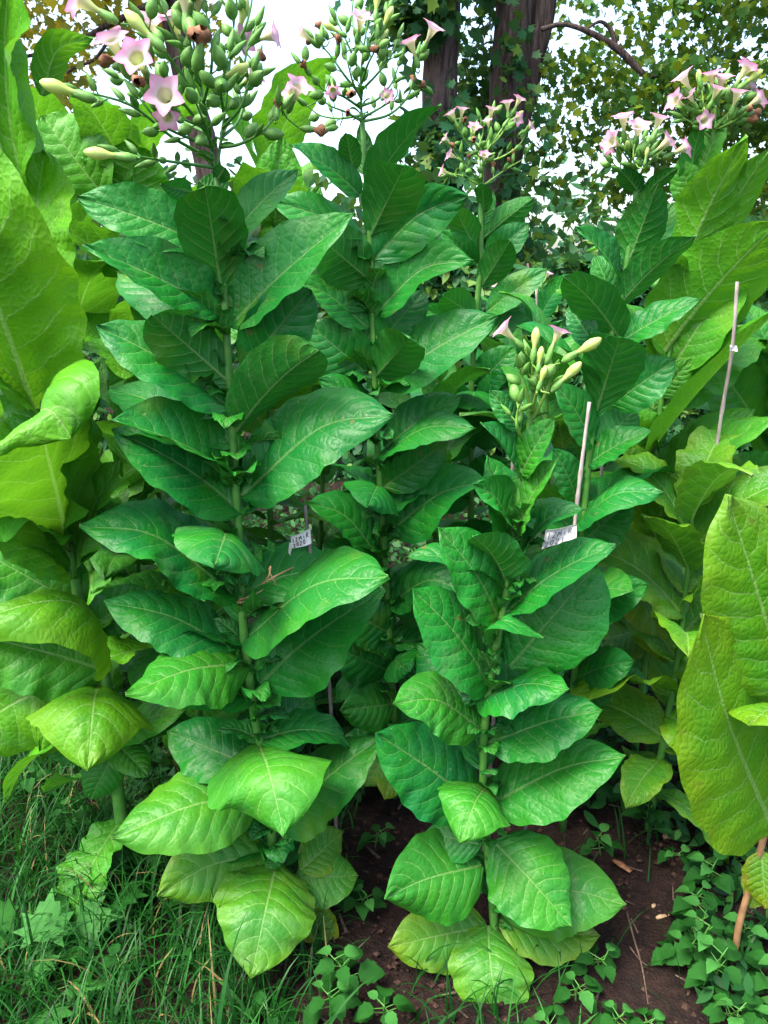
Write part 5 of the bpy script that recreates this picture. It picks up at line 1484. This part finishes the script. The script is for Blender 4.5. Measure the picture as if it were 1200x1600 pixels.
for _ in range(170):
    x, y = rg.uniform(-.4, 1.4), rg.uniform(.95, 2.4)
    l, w = rg.uniform(.006, .03), rg.uniform(.0015, .005)
    a = rg.uniform(0, 6.28); z = float(ground_h(x, y)) + .006
    cx, sx = math.cos(a), math.sin(a)
    o = len(V)
    for (p, q, r) in ((-l, -w, 0), (l, -w * .5, .004), (l, w * .6, .005), (-l, w, .001)):
        V.append((x + cx * p - sx * q, y + sx * p + cx * q, z + r + rg.uniform(-.002, .002)))
    for i in range(4): V.append((V[o + i][0], V[o + i][1], V[o + i][2] - .0015))
    Fc += [tuple(o + i for i in f) for f in ((0, 1, 2, 3), (7, 6, 5, 4), (0, 4, 5, 1), (1, 5, 6, 2), (2, 6, 7, 3), (3, 7, 4, 0))]
tag(mesh_obj('litter', V, Fc, M['litter'], None, False), 'dry brown straw and leaf bits scattered over the soil', 'litter', None, 'stuff')

def chip(name, label, cat, px, py, l, w, t, rot, mat):
    g = G(px, py)
    n = 5
    vs, fs = [], []
    for k in (0, 1):
        for i in range(n + 1):
            u = i / n
            ww = w * (1 - .35 * abs(2 * u - 1) ** 2) * (1 + .15 * math.sin(9 * u + px))
            for sgn in (-1, 1):
                x, y = (u - .5) * l, sgn * ww / 2
                z = .004 + t * k + .25 * t * math.sin(u * 7 + px) + abs(sgn * ww) * .1
                vs.append((g.x + x * math.cos(rot) - y * math.sin(rot), g.y + x * math.sin(rot) + y * math.cos(rot), float(ground_h(g.x, g.y)) + z))
    q = 2 * (n + 1)
    for i in range(n):
        a = 2 * i
        fs += [(q + a, q + a + 2, q + a + 3, q + a + 1), (a + 1, a + 3, a + 2, a), (a, a + 2, q + a + 2, q + a), (a + 3, a + 1, q + a + 1, q + a + 3)]
    fs += [(1, 0, q, q + 1), (q - 2, q - 1, 2 * q - 1, 2 * q - 2)]
    return tag(mesh_obj(name, vs, fs, M[mat], None, True), label, cat)
chip('wood_chip', 'pale tan wood chip lying on the bare soil', 'wood chip', 1036, 1426, .036, .010, .004, .3, 'chip')
chip('dry_leaf', 'reddish dry leaf piece on the soil beside the right plant', 'leaf', 972, 1352, .055, .018, .002, -.9, 'wilted')
chip('stone', 'small pale stone on the shaded soil', 'stone', 1042, 1307, .022, .016, .010, .2, 'chip')
chip('wood_chip', 'small pale splinter left of the larger wood chip', 'wood chip', 1022, 1410, .016, .008, .003, .9, 'chip')
def twig(label, pts, r):
    mb = MB()
    c = [Vector((q.x, q.y, float(ground_h(q.x, q.y)) + .007 + .004 * math.sin(i))) for i, q in enumerate(G(*p) for p in pts)]
    mb.tube([Vector(x) for x in spline(c, 14)], list(np.linspace(r, r * .5, 14)), 6, wob=.15)
    return tag(mb.build('twig', M['litter']), label, 'twig')
twig('thin dark twig lying across the soil right of the lowest leaves', [(980, 1420), (992, 1462), (1004, 1500), (1014, 1560)], .003)
twig('short pale twig on the soil near the bottom edge', [(985, 1470), (1000, 1490), (1012, 1500)], .002)
